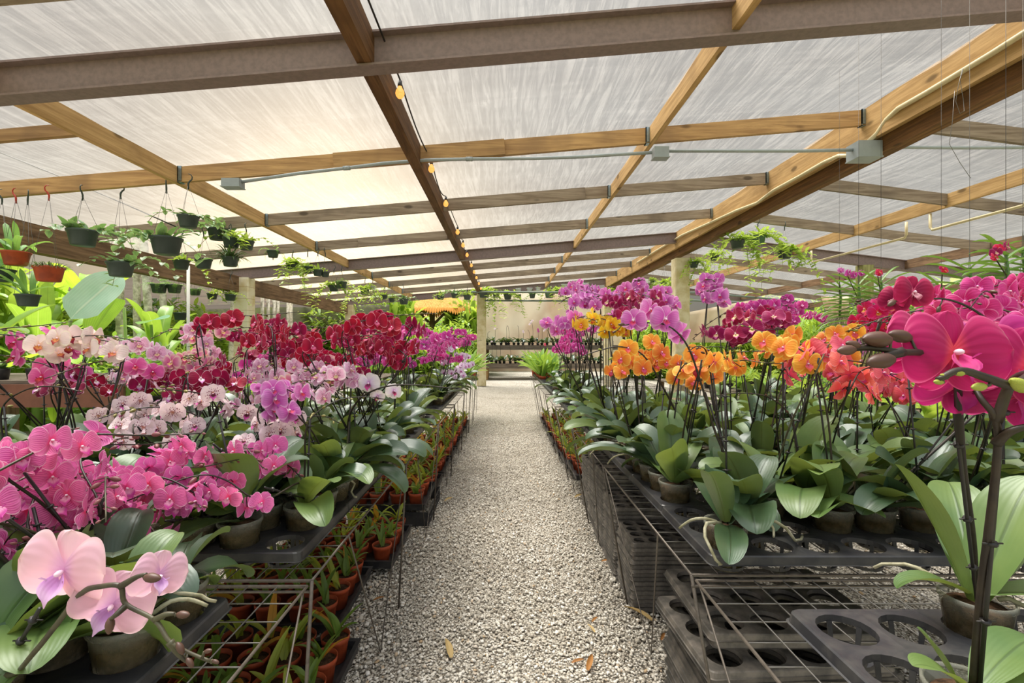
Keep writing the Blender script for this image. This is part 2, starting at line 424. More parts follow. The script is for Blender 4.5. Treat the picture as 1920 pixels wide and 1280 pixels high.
# ridge: golden plank facing the path over a darker steel-brown one
sbeam('ridge_beam', (RX - .04, YB, roof(RX) - .004), (RX - .04, YE, roof(RX) - .004), .05, .31, M_WOODG, 'golden ridge plank with a conduit along it')
sbeam('ridge_beam', (RX + .07, YB, roof(RX) - .2), (RX + .07, YE, roof(RX) - .2), .13, .24, wood('brown_ridge_wood', '#8a6238', '#5c4024', 1), 'dark brown under beam behind the golden ridge plank')
for X in (5.55, 7.7, 9.9):
    top = roof(X) - .004
    sbeam('roof_rafter', (X, YB, top), (X, YE, top), .05, .16, M_WOODG if X < 7 else M_WOODE, {5.55: 'first golden rafter beyond the ridge beam', 7.7: 'second brown rafter beyond the ridge, over the green post', 9.9: 'outermost brown rafter beyond the ridge'}[X])
def steel(Y, X0, X1, lb):
    p, q = Vector((X0, Y, roof(X0) - .01)), Vector((X1, Y, roof(X1) - .01)); mid = (p + q) / 2
    t = (q - p).normalized(); up = Vector((0, 1, 0)).cross(t) * -1
    u = t.cross(Vector((0, 1, 0))); u = u if u.z > 0 else -u
    mb = MB()
    for a, b, wd, th in ((0, 0, .11, .012), (0, -.188, .11, .012), (0, -.012, .010, .176)):
        mb.beam(p - mid + u * b, q - mid + u * b, wd, th)
    struct(obj('steel_beam', mb, M_STEEL, smooth=False, loc=mid), lb)
def hanger(parent, mid, X, Y, top):
    mb = MB()
    mb.box((-.035, -.030, -.135), (.0, -.0225, .0)); mb.box((-.035, -.030, -.15), (-.028, .030, .0)); mb.box((-.035, .0225, -.135), (.0, .030, 0)); mb.box((-.035, -.030, -.150), (0, .030, -.145))
    o = obj('joist_hanger', mb, M_GALV, parent, False, Vector((X, Y, top)) - mid)
    return o
ordp = ['nearest the viewer', 'second from the front', 'third from the front', 'fourth from the front', 'fifth from the front', 'sixth from the front', 'seventh from the front', 'eighth from the front', 'at the far end']
for k, Y in enumerate([2.16] + PUR):
    st = Y in (2.8, 9.2, 15.6)
    for X0, X1, s in ((-6.1, RX - .07, 'L'), (RX + .14, 10.1, 'R')):
        if Y == 2.16 and s == 'R': continue
        side = 'path side of the roof' if s == 'L' else 'slope beyond the ridge'
        if Y == 2.16:
            sbeam('roof_purlin', (-6.1, Y, roof(-6.1) - .006), (-1.7, Y, roof(-1.7) - .006), .045, .14, M_WOODX, 'short purlin before the front steel beam'); continue
        if st:
            steel(Y, X0, X1, f'brown steel beam {"" if Y < 3 else "in mid roof " if Y < 10 else "at the far end "}on the {side}'); continue
        gold = Y == 4.4 and s == 'L'
        o = sbeam('roof_purlin', (X0, Y, roof(X0) - .006), (X1, Y, roof(X1) - .006), .04, .14, M_WOODP if gold else M_WOODX, f'wooden purlin {ordp[k - 1]} on the {side}')
        mid = Vector(o.location)
        if s == 'L':
            for hx in (RX - .066, 1.35 - .024, -3.0 + .06):
                hanger(o, mid, hx, Y, roof(hx) - .004)
            if Y in (4.4, 6.0, 7.6):                      # doubled splice boards
                xs = (-1.55, .0) if Y == 4.4 else (-.7, 1.0) if Y == 6.0 else (-2.3, -.9)
                mb = MB(); mb.beam(Vector((xs[0], Y - .042, roof(xs[0]) + .006)) - mid - Vector((0, 0, .02)), Vector((xs[1], Y - .042, roof(xs[1]) + .006)) - mid - Vector((0, 0, .02)), .036, .14)
                obj('splice_board', mb, M_WOODP if Y == 4.4 else M_WOODX, o, False)
for X, Y, ln in ((-4.3, 3.5, 1.0),):
    sbeam('roof_purlin', (-6.1, Y, roof(-6.1) - .006), (-3.03, Y, roof(-3.03) - .006), .04, .09, M_WOODP, 'narrow golden batten between eave beam and first rafter')
# posts
def post(X, Y, w, h, mat, lb, rnd_=False):
    mb = MB()
    if rnd_:
        mb.lathe([(w / 2 * (1 + .05 * math.sin(k)), h * k / 8) for k in range(9)], 14); mb.lathe([(w / 2, h), (0.001, h + .002)], 14)
    else:
        b = .02
        prof = [(-w / 2 + b, -w / 2), (w / 2 - b, -w / 2), (w / 2, -w / 2 + b), (w / 2, w / 2 - b), (w / 2 - b, w / 2), (-w / 2 + b, w / 2), (-w / 2, w / 2 - b), (-w / 2, -w / 2 + b)]
        vs = [(x, y, z) for z in (0, h) for x, y in prof]
        mb.add(vs, [(i, (i + 1) % 8, 8 + (i + 1) % 8, 8 + i) for i in range(8)] + [tuple(range(8, 16))])
    o = obj('roof_post', mb, mat, None, rnd_, (X, Y, 0)); return struct(o, lb)
def paper_post_mat():
    m, nt, out = new_mat('cream_wrapped_post'); n = N(nt)
    tc = n('ShaderNodeTexCoord'); sp = n('ShaderNodeSeparateXYZ', {0: tc.outputs['Object']})
    nz = n('ShaderNodeTexNoise', {'Vector': tc.outputs['Object'], 'Scale': 5., 'Detail': 4.})
    band = n.math('FRACT', n.math('MULTIPLY', sp.outputs[2], 4.5))
    ln = n.math('MULTIPLY', n.smooth(band, .93, .985), .6)
    c = n.mix(n.smooth(nz.outputs[0], .4, .7), rgb('#e9e0c4'), rgb('#d6c491'))
    c = n.mix(ln, c, rgb('#a9813f'))
    bs = n('ShaderNodeBsdfPrincipled', {'Base Color': c, 'Roughness': .7}); n.link(bs.outputs[0], out.inputs[0]); return m
M_POSTW = paper_post_mat()
post(-5.0, 9.25, .28, 2.62, M_POSTW, 'cream post under the eave beam, banded with rust lines')
post(-5.0, 15.6, .27, 2.62, M_POST, 'white post under the far end of the eave beam')
post(-.73, 15.6, .29, 2.98, M_POST, 'white post at the far end of the path')
post(RX + .02, 9.2, .27, 2.98, M_POST, 'cream post under the ridge beam')
post(6.95, 9.25, .28, 2.86, wood('green_treated_post', '#9c9b66', '#6a6a3e', 2), 'round green-stained post beyond the ridge', True)
post(RX + .02, 15.6, .27, 2.98, M_POST, 'cream post under the far end of the ridge')

# ------------------------------------------------------------------ ground
def gravel_mat():
    m, nt, out = new_mat('pale_crushed_gravel'); n = N(nt)
    tc = n('ShaderNodeTexCoord')
    v1 = n('ShaderNodeTexVoronoi', {'Vector': tc.outputs['Object'], 'Scale': 85., 'Randomness': 1.})
    v2 = n('ShaderNodeTexVoronoi', {'Vector': tc.outputs['Object'], 'Scale': 40., 'Randomness': 1.})
    nz = n('ShaderNodeTexNoise', {'Vector': tc.outputs['Object'], 'Scale': 1.3, 'Detail': 4.})
    sp = n('ShaderNodeSeparateXYZ', {0: v1.outputs['Color']})
    c = n.ramp(sp.outputs[0], [(0., rgb('#a39a8b')), (.35, rgb('#c9c1b2')), (.7, rgb('#e0d9cb')), (1., rgb('#f2ede2'))])
    c = n.mix(n.math('MULTIPLY', n.smooth(nz.outputs[0], .45, .7), .35), c, rgb('#a59a86'))
    c = n.mix(n.smooth(v1.outputs['Distance'], .45, .75), c, rgb('#5a5349'))
    h = n.math('ADD', n.smooth(v1.outputs['Distance'], .8, .1), n.math('MULTIPLY', n.smooth(v2.outputs['Distance'], .7, .1), .6))
    bp = n('ShaderNodeBump', {'Height': h, 'Strength': .9, 'Distance': .012})
    bs = n('ShaderNodeBsdfPrincipled', {'Base Color': c, 'Roughness': .9, 'Specular IOR Level': .2, 'Normal': bp.outputs[0]})
    n.link(bs.outputs[0], out.inputs[0]); return m
M_GRAVEL = gravel_mat()
mb = MB()
def gfn(u, v):
    X = -14 + 30 * u; Y = -2 + 26 * v
    return (X, Y, .012 * noise.noise(Vector((X * .8, Y * .8, 0))) - .008)
mb.grid(gfn, 120, 104)
struct(obj('floor', mb, M_GRAVEL), 'pale gravel ground and path between the benches')
mb = MB(); mb.add([(-70, -30, -.05), (70, -30, -.05), (70, 90, -.05), (-70, 90, -.05)], [(0, 1, 2, 3)])
struct(obj('ground_beyond', mb, plain('weedy_ground', '#7f8a45', .95, 0, .1, .4, 1.5, .3, col2='#a59a6a')), 'weedy ground outside the shed')
# loose stones lying on the gravel: nobody could count them
def pebbles(name, N_, region, smin, smax, seed):
    rs = np.random.RandomState(seed)
    ico = [(0, 0, 1), (.894, 0, .447), (.276, .851, .447), (-.724, .526, .447), (-.724, -.526, .447), (.276, -.851, .447), (.724, .526, -.447), (-.276, .851, -.447), (-.894, 0, -.447), (-.276, -.851, -.447), (.724, -.526, -.447), (0, 0, -1)]
    fac = [(0, 1, 2), (0, 2, 3), (0, 3, 4), (0, 4, 5), (0, 5, 1), (1, 6, 2), (2, 7, 3), (3, 8, 4), (4, 9, 5), (5, 10, 1), (6, 7, 2), (7, 8, 3), (8, 9, 4), (9, 10, 5), (10, 6, 1), (11, 7, 6), (11, 8, 7), (11, 9, 8), (11, 10, 9), (11, 6, 10)]
    ico = np.array(ico, dtype=np.float32); fac = np.array(fac, dtype=np.int32)
    P = region(rs, N_).astype(np.float32); n_ = len(P)
    sz = (smin + (smax - smin) * rs.rand(n_) ** 2.2)[:, None].astype(np.float32)
    ax = (np.array([1., .75, .55]) * (1 + .35 * (rs.rand(n_, 3) - .5))).astype(np.float32) * sz
    q = rs.randn(n_, 4).astype(np.float32); q /= np.linalg.norm(q, axis=1)[:, None]
    w_, x, y, z = q.T
    R = np.stack([1 - 2 * (y * y + z * z), 2 * (x * y - z * w_), 2 * (x * z + y * w_), 2 * (x * y + z * w_), 1 - 2 * (x * x + z * z), 2 * (y * z - x * w_), 2 * (x * z - y * w_), 2 * (y * z + x * w_), 1 - 2 * (x * x + y * y)], axis=1).reshape(-1, 3, 3)
    loc = ico[None] * ax[:, None, :] * (1 + .3 * (rs.rand(n_, 12, 1) - .5)).astype(np.float32)
    V = np.einsum('nij,nkj->nki', R, loc)
    V[:, :, 2] *= .7
    V += P[:, None, :]; V[:, :, 2] += sz * .25
    me = bpy.data.meshes.new(name)
    nv, nf = n_ * 12, n_ * 20
    me.vertices.add(nv); me.vertices.foreach_set('co', V.reshape(-1).astype(np.float32))
    L = (fac[None] + (np.arange(n_, dtype=np.int32) * 12)[:, None, None]).reshape(-1)
    me.loops.add(nf * 3); me.loops.foreach_set('vertex_index', L)
    me.polygons.add(nf); me.polygons.foreach_set('loop_start', np.arange(0, nf * 3, 3, dtype=np.int32)); me.polygons.foreach_set('loop_total', np.full(nf, 3, dtype=np.int32))
    ca = me.color_attributes.new('tone', 'FLOAT_COLOR', 'POINT')
    t = rs.rand(n_, 1)
    colr = np.repeat(np.concatenate([t, t, t, np.ones_like(t)], 1), 12, axis=0).astype(np.float32)
    ca.data.foreach_set('color', colr.ravel())
    me.update(calc_edges=True)
    return me
def pebble_mat():
    m, nt, out = new_mat('loose_stone'); n = N(nt)
    at_ = n('ShaderNodeAttribute', attribute_name='tone')
    c = n.ramp(at_.outputs['Fac'], [(0., rgb('#948b7d')), (.3, rgb('#bfb7a8')), (.65, rgb('#ddd6c8')), (.93, rgb('#f2ede3')), (1., rgb('#b89a72'))])
    bs = n('ShaderNodeBsdfPrincipled', {'Base Color': c, 'Roughness': .85, 'Specular IOR Level': .25}); n.link(bs.outputs[0], out.inputs[0]); return m
M_PEB = pebble_mat()
def reg(rs, n_):
    Y = 1.5 + 7.0 * rs.rand(n_) ** 1.9
    X = -1.0 + 2.1 * rs.rand(n_)
    return np.stack([X, Y, np.zeros(n_)], 1)
o = put('path_gravel', pebbles('path_gravel', 46000, reg, .004, .0125, 3)); o.data.materials.append(M_PEB); tag(o, 'loose pale stones strewn over the gravel path', 'gravel', None, 'stuff')
def reg2(rs, n_):
    return np.stack([np.where(rs.rand(n_) < .5, .6 + 2.6 * rs.rand(n_), -.5 - 1.6 * rs.rand(n_)), .9 + 2.6 * rs.rand(n_), np.zeros(n_)], 1)
o = put('bench_gravel', pebbles('bench_gravel', 14000, reg2, .006, .016, 5)); o.data.materials.append(M_PEB); tag(o, 'coarser stones lying in the shade under the benches', 'gravel', None, 'stuff')

# ------------------------------------------------------------------ conduits, pipes, string of bulbs
def pipe(name, pts, r, mat, lb, cat, clips=()):
    pts = [Vector(p) for p in pts]; c = pts[len(pts) // 2]
    mb = MB(); mb.tube([p - c for p in pts], r, 8)
    o = obj(name, mb, mat, None, True, c); tag(o, lb, cat)
    for p, d in clips:
        cb = MB(); cb.tube([Vector(p) - c - Vector(d) * .03, Vector(p) - c + Vector(d) * .03], r * 1.35, 8)
        obj('coupling', cb, mat, o)
    return o
YC = 4.335
cp = [at(x, y, YC) for x, y in ((452, 341), (560, 325), (650, 315), (720, 306), (800, 300), (880, 298), (1000, 297), (1090, 294), (1150, 290), (1222, 286))]
pipe('conduit', cp, .0155, M_PVC, 'grey conduit along the golden purlin from the left junction box', 'conduit', [(cp[2], (1, 0, .05)), (cp[5], (1, 0, 0))])
cp = [at(x, y, YC) for x, y in ((1252, 283), (1400, 283), (1500, 283), (1598, 281))]
pipe('conduit', cp, .0155, M_PVC, 'grey conduit between the middle box and the ridge box', 'conduit')
cp = [at(x, y, YC) for x, y in ((1645, 278), (1700, 276), (1800, 277), (1960, 276))]
pipe('conduit', cp, .0155, M_PVC, 'grey conduit running from the ridge box out to the side', 'conduit')
def jbox(px, py, Y, w, h, d, lb):
    c = at(px, py, Y); t = thing('junction_box', lb, 'junction box', c)
    mb = MB(); mb.box((-w / 2, -d / 2, -h / 2), (w / 2, d / 2, h / 2)); obj('box', mb, M_PVC, t, False)
    mb = MB(); mb.box((-w / 2 - .006, -d / 2 - .008, -h / 2 - .008), (w / 2 + .006, d / 2 + .004, -h / 2)); obj('lid', mb, M_PVC, t, False)
jbox(437, 344, YC, .16, .07, .10, 'grey junction box at the end of the conduit by the hanging pots')
jbox(1238, 287, YC, .13, .09, .09, 'small grey junction box at the pine rafter')
jbox(1620, 284, YC, .21, .14, .16, 'large grey junction box under the ridge beam')
XR = RX - .088
def ridge_pt(x, y):
    Y = (XR) * F / (x - VX); return Vector((XR, Y, EYE - (y - VY) * Y / F))
rp = [ridge_pt(x, y) for x, y in ((1990, 22), (1920, 62), (1860, 100), (1800, 136), (1740, 172), (1685, 203))] + [at(1662, 225, 4.15), at(1645, 250, 4.25), at(1626, 268, 4.33)]
pipe('conduit', rp, .021, M_PVCW, 'cream conduit along the front of the ridge beam', 'conduit')
rp = [at(1596, 292, 4.4), at(1572, 292, 4.6)] + [ridge_pt(x, y) for x, y in ((1545, 304), (1500, 330), (1450, 357), (1420, 380), (1380, 395), (1330, 418), (1280, 440), (1230, 470), (1195, 492))]
pipe('conduit', rp, .019, M_PVCW, 'cream conduit along the ridge beam behind the large box', 'conduit')
for (X, z, Ya, Yb, lb, zs) in ((5.7, 2.86, 6.8, 8.9, 'cream water pipe hung beyond the ridge, the farther one', .22), (5.55, 2.83, 5.1, 6.25, 'cream water pipe hung beyond the ridge, the closer one', .22)):
    pipe('water_pipe', [(X, Ya, z + zs), (X, Ya, z + .04), (X, Ya + .03, z), (X, Yb - .03, z), (X, Yb, z + .04), (X, Yb, z + zs)], .017, M_PVCW, lb, 'pipe')
pipe('water_pipe', [(-1.0, 14.7, 2.95), (2, 14.7, 2.94), (6, 14.7, 2.93), (9, 14.7, 2.66)], .03, plain('green_grey_pipe', '#76837a', .5), 'thin green pipe crossing the far end of the roof, upper one', 'pipe')
pipe('water_pipe', [(-.6, 15.1, 2.72), (2, 15.1, 2.71), (6, 15.1, 2.72), (9, 15.1, 2.58)], .03, plain('olive_grey_pipe', '#6f7c72', .5), 'thin green pipe at the far end carrying hanging pots', 'pipe')
pipe('cable', [at(0, 286, 5.2), at(110, 330, 5.2), at(240, 385, 5.6), at(330, 425, 5.9)], .007, M_CORD, 'black cable slung under the roof by the eave beam', 'cable')
pipe('hanging_wire', [at(1805, 128, 3.2), at(1797, 160, 3.2), at(1792, 190, 3.2), at(1800, 213, 3.2), at(1808, 208, 3.2), at(1806, 185, 3.2), at(1800, 150, 3.2), at(1806, 130, 3.2)], .0016, M_WIREL, 'looped wire dangling from the conduit on the ridge beam', 'wire')
pipe('hanging_wire', [at(1790, 170, 3.3), at(1786, 225, 3.3), at(1780, 270, 3.3), at(1800, 305, 3.3), at(1820, 334, 3.3)], .0016, M_WIREL, 'long bent wire end dangling beyond the ridge beam', 'wire')

# string of bulbs on the central rafter
m, nt, out = new_mat('amber_bulb_glass'); n = N(nt)
e = n('ShaderNodeEmission', {'Color': rgb('#ffae55'), 'Strength': 1.6}); g = n('ShaderNodeBsdfGlossy', {'Color': (1, .8, .6, 1), 'Roughness': .1})
n.link(n('ShaderNodeMixShader', {0: .12, 1: e.outputs[0], 2: g.outputs[0]}).outputs[0], out.inputs[0]); M_BULB = m
M_FIL = plain('hot_filament', '#ffe0a0', .5, emit=('#ffd9a0', 18.))
XBL, ZB = -.70, 3.12
t = thing('string_lights', 'string of amber bulbs hung along the dark central rafter', 'string lights', (XBL, 3.0, ZB))
bys = [3.23, 4.63, 5.78, 7.24, 8.2, 9.1, 10.3, 11.25, 12.2, 13.4, 14.6]
pts = []
for k in range(len(bys) - 1):
    for q in range(8):
        s = q / 8; pts.append((.0, bys[k] + (bys[k + 1] - bys[k]) * s - 3.0, .01 - .10 * math.sin(PI * s) * (.6 + .5 * math.sin(k * 2.1))))
pts = [(0.02, 1.4 - 3.0, .03), (.01, 2.4 - 3.0, -.02)] + pts + [(0, bys[-1] - 3.0, .01)]
mb = MB(); mb.tube(pts, .006, 6); obj('cable', mb, M_CORD, t)
bulb = MB(); bulb.lathe([(.001, -.088), (.016, -.084), (.027, -.070), (.031, -.054), (.027, -.036), (.016, -.018), (.013, -.006)], 14)
bm = bulb.mesh('bulb', [M_BULB])
sk = MB(); sk.lathe([(.001, .03), (.014, .03), (.016, -.004), (.015, -.008), (.001, -.008)], 12); skm = sk.mesh('socket', [M_BULBSOCK])
fl = MB(); fl.blob((0, 0, -.05), .006, .006, .02); flm = fl.mesh('filament', [M_FIL])
for Y in bys:
    b = put('bulb', bm, t, (0, Y - 3.0, -.03)); put('socket', skm, b); put('filament', flm, b)
# ------------------------------------------------------------------ orchid varieties
M_LEAF = leaf_mat('moth_orchid_leaf', '#314a33', '#506642', '#273a20', .36, .12, '#9fb040', .55, .3)
M_LEAFN = leaf_mat('moth_orchid_leaf_young', '#4f6c38', '#75884c', '#384e26', .38, .2, '#b0c048', .5, .25)
M_BARK = M_SOIL
def clear_pot_mat():
    m, nt, out = new_mat('cloudy_clear_pot'); n = N(nt)
    tc = n('ShaderNodeTexCoord'); nz = n('ShaderNodeTexNoise', {'Vector': tc.outputs['Object'], 'Scale': 22., 'Detail': 4.})
    sp = n('ShaderNodeSeparateXYZ', {0: tc.outputs['Object']})
    c = n.mix(n.smooth(nz.outputs[0], .4, .65), rgb('#7d775a'), rgb('#544a2a'))
    c = n.mix(n.smooth(sp.outputs[2], .085, .115), c, rgb('#8f9084'))
    bs = n('ShaderNodeBsdfPrincipled', {'Base Color': c, 'Roughness': .28, 'Specular IOR Level': .5})
    tp = n('ShaderNodeBsdfTransparent', {'Color': (.95, .95, .9, 1)})
    mx = n('ShaderNodeMixShader', {0: n.math('MULTIPLY_ADD', nz.outputs[0], -.5, .78), 1: bs.outputs[0], 2: tp.outputs[0]})
    n.link(mx.outputs[0], out.inputs[0]); return m
M_CLEAR = clear_pot_mat()
M_COLUMN = plain('pale_column', '#f0cfe0', .5)
def lipm(name, c, c2=None): return petal_mat(name, c, centre=c2, trans=.25, centre_at=(.55, .2))
BUD = {k: plain('bud_' + k, a, .45, 0, .4, .3, 40, col2=b, var=.3) for k, a, b in (('olive', '#8f8a4a', '#6f6238'), ('brown', '#5a352f', '#4e4230'), ('purple', '#8c4a55', '#6a4a3c'), ('green', '#a3a83f', '#7f8a3a'))}
VAR = {  # petals, lip, bud kind, words
 'striped': (petal_mat('striped_magenta_petal', '#e87cb8', edge='#f9cfe4', vein='#ba2280', centre='#ea4f92', vein_n=13, vein_w=.75, edge_at=(.88, 1.)), lipm('striped_lip', '#c43a93', '#e8a0c0'), 'purple', 'magenta veined'),
 'pale': (petal_mat('pale_pink_petal', '#eec0d2', edge='#f3cdd6', centre='#dfaed4', centre_at=(.36, .05), trans=.4), lipm('pale_lip', '#deb6de', '#cb92cf'), 'brown', 'pale pink'),
 'spotted': (petal_mat('spotted_white_petal', '#efd9da', edge='#f2d9e2', spot='#7a1840', spot_s=7., centre='#c98a6a', centre_at=(.14, .03)), lipm('spotted_lip', '#c03f98', '#5a1028'), 'olive', 'white maroon-spotted'),
 'burgundy': (petal_mat('burgundy_petal', '#8e0f3f', edge='#e9bfd0', blush='#a5174c', centre='#e8d6d0', centre_at=(.13, .04), edge_at=(.84, 1.)), lipm('burgundy_lip', '#c778bd', '#f2e6e6'), 'olive', 'burgundy white-edged'),
 'peach': (petal_mat('peach_pink_petal', '#e59ab4', edge='#f0d9c6', blush='#dd6f9c', vein='#c03a7c', vein_w=.4, centre='#f2d9a8', centre_at=(.2, .05), edge_at=(.55, .98)), lipm('peach_lip', '#b93a86', '#f0d080'), 'olive', 'peach-and-pink'),
 'mottled': (petal_mat('mottled_pink_petal', '#e6b2d0', edge='#f6e6ee', spot='#9c2a72', spot_s=14., edge_at=(.6, .98), centre='#e8c0c8', centre_at=(.15, .04)), lipm('mottled_lip', '#a32a6c', '#e8d0a0'), 'olive', 'pink mottled'),
 'crimson': (petal_mat('crimson_petal', '#a30e3e', edge='#e08aa2', blush='#8c0a38', centre='#c8306a', edge_at=(.84, .98), trans=.3), lipm('crimson_lip', '#b0184f', '#e070a0'), 'olive', 'crimson'),
 'magenta': (petal_mat('bright_magenta_petal', '#d148a2', edge='#e690c8', blush='#c02c88', centre='#e8a0d0', centre_at=(.15, .04)), lipm('magenta_lip', '#a01a74', '#e8b0d8'), 'brown', 'bright magenta'),
 'lilac': (petal_mat('lilac_pink_petal', '#d87fc4', edge='#ecb6de', blush='#cc58b0', vein='#b448a8', vein_w=.35, centre='#f0d8e6', centre_at=(.18, .05)), lipm('lilac_lip', '#9c2a86', '#d03a60'), 'brown', 'lilac pink'),
 'palelilac': (petal_mat('pale_lilac_petal', '#e3cfe6', edge='#eee0ee', centre='#d08ac8'), lipm('palelilac_lip', '#b050a0', '#8a1e60'), 'olive', 'pale lilac'),
 'white': (petal_mat('white_petal', '#efe8ea', edge='#f4efe6', blush='#e8d6ec', centre='#d9a3d8', centre_at=(.25, .05)), lipm('white_lip', '#b0206e', '#7a1040'), 'green', 'white purple-lipped'),
 'cream': (petal_mat('cream_blush_petal', '#f1dcd8', edge='#f6ead8', centre='#f0c8b0'), lipm('cream_lip', '#a01c30', '#e08a50'), 'olive', 'cream-white red-lipped'),
 'pink': (petal_mat('clear_pink_petal', '#df66a8', edge='#f0a8cc', blush='#d84f9f', centre='#c9306c', centre_at=(.2, .06)), lipm('pink_lip', '#8f0f3a', '#c02848'), 'olive', 'clear pink'),
 'coral': (petal_mat('coral_petal', '#ef6f74', edge='#f6adbc', blush='#ea5a6c', vein='#d84058', vein_w=.3, centre='#e0508a', centre_at=(.16, .05), edge_at=(.9, 1.)), lipm('coral_lip', '#c4222e', '#c83a8a'), 'purple', 'coral red'),
 'orange': (petal_mat('golden_orange_petal', '#f3ab44', edge='#f6d068', blush='#f0933c', vein='#e2682a', vein_w=.5, centre='#e46a80', centre_at=(.15, .04), vein_n=11), lipm('orange_lip', '#c83a2c', '#d85a80'), 'green', 'golden orange'),
 'yellow': (petal_mat('yellow_petal', '#f4cc34', edge='#f7dd5c', blush='#f0b42a', centre='#e0602a', centre_at=(.2, .06)), lipm('yellow_lip', '#c01a1e', '#e08a20'), 'olive', 'yellow red-lipped'),
 'wine': (petal_mat('wine_petal', '#9a1452', edge='#c8608e', blush='#a81a58', centre='#f0dcc8', centre_at=(.12, .04)), lipm('wine_lip', '#b84a8a', '#f2d8a0'), 'brown', 'wine pink-edged'),
 'redmag': (petal_mat('red_magenta_petal', '#d3225f', edge='#e0568e', blush='#d81848', centre='#f0b060', centre_at=(.12, .04)), lipm('redmag_lip', '#b0184f', '#e0a030'), 'brown', 'red-magenta'),
 'hot': (petal_mat('hot_magenta_petal', '#dc468f', edge='#ee94bd', blush='#cc2470', vein='#a81460', vein_w=.3, centre='#e060a8', centre_at=(.2, .05), edge_at=(.8, 1.)), lipm('hot_lip', '#b03a90', '#e0608a'), 'brown', 'hot magenta'),
 'hero': (petal_mat('deep_magenta_petal', '#b91c70', edge='#da5898', blush='#ae1a66', vein='#a01262', vein_w=.22, vein_n=15, centre='#e04a70', centre_at=(.28, .04), edge_at=(.9, 1.), trans=.42, var=.05), lipm('deep_magenta_lip', '#a81a72', '#d83a90'), 'brown', 'deep magenta'),
 'dark': (petal_mat('dark_magenta_petal', '#a3114f', edge='#c02a68', blush='#8c0d48', centre='#d8608a', centre_at=(.15, .04)), lipm('dark_lip', '#7a0a38', '#e0a0b0'), 'brown', 'dark magenta'),
}
def tepal(mb, ang, L, W, nu, nv, c=.58, base=.16, cup=.0, bow=.05, dy=0.0, curl=0.0, seed=0, rip=.0, mat=0, fwd=0.0):
    ax = Vector((math.cos(ang), 0, math.sin(ang))); pp = Vector((-math.sin(ang), 0, math.cos(ang)))
    def fn(uu, v):
        u = uu * 2 - 1
        w = base + (1 - base) * math.sin(min(1., v / c) * PI / 2) if v < c else math.sqrt(max(0., 1 - ((v - c) / (1 - c)) ** 2.1))
        q = ax * (v * L) + pp * (u * w * W)
        y = dy - bow * math.sin(PI * v) * 1. - fwd * v - cup * (u * w) ** 2 + curl * v ** 3 + rip * math.sin(u * 5 + seed + v * 4) * v
        return q + Vector((0, y, 0))
    mb.grid(fn, nu, nv, mat)
def flower_mesh(name, mats, nu=6, nv=7, seed=0, open_=1.0):
    r = random.Random(seed); mb = MB(); j = lambda a: r.uniform(-a, a)
    tepal(mb, PI / 2 + j(.06), .45, .215, nu, nv, .52, .3, cup=-.15 + j(.1), bow=.02, dy=.045, curl=-.03 + j(.06), seed=r.random() * 6, rip=.008)
    for s in (-1, 1):
        tepal(mb, PI / 2 + s * (PI - .66) + j(.06), .45, .205, nu, nv, .52, .3, cup=-.12 + j(.1), bow=.01, dy=.05, curl=.04 + j(.06), seed=r.random() * 6, rip=.01)
    for s in (-1, 1):
        tepal(mb, PI / 2 - s * (PI / 2 - .13) + j(.05), .50, .335 if nu < 10 else .385, nu + 2, nv, .60, .13, cup=-.14 * open_ + j(.1) + .06, bow=.05, dy=.0, curl=.06 + j(.12), seed=r.random() * 6, rip=.014, fwd=.05 + (1 - open_) * .25)
    # lip: two side lobes and a tongue, plus the column
    l2 = max(4, nu - 2)
    for s in (-1, 1):
        mb.grid(lambda u, v, s=s: Vector((s * (.03 + .10 * v * (1 - .35 * u)), -.05 - .13 * v + .05 * u, -.06 - .05 * u + .13 * v * (1 - .5 * abs(u - .5)) - .06)), l2, 4, 1)
    def tongue(u, v):
        x = (u - .5) * (.06 + .20 * math.sin(PI * min(1, v * 1.05) ** .9))
        return Vector((x, -.05 - .17 * math.sin(v * PI * .55) - .15 * x * x, -.05 - .24 * v + .04 * math.cos(u * PI * 2)))
    mb.grid(tongue, l2, 6, 1)
    mb.blob((0, -.07, -.005), .035, .06, .032, 8, 5, 2)
    return mb.mesh(name, mats)
bud_mb = MB()
bud_mb.lathe([(.003, 0), (.20, .10), (.34, .3), (.37, .5), (.30, .75), (.16, .93), (.003, 1.0)], 10)
BUDM = {k: bud_mb.mesh('bud_' + k, [m]) for k, m in BUD.items()}
FLOW = {k: [flower_mesh(f'flower_{k}', [v[0], v[1], M_COLUMN], seed=11 * q + 3, open_=(1., .7, .35)[q]) for q in range(3)] for k, v in VAR.items()}
BIG = {k: flower_mesh(f'large_flower_{k}', [VAR[k][0], VAR[k][1], M_COLUMN], 18, 18, seed=5, open_=.9) for k in ('hero', 'pale', 'dark')}

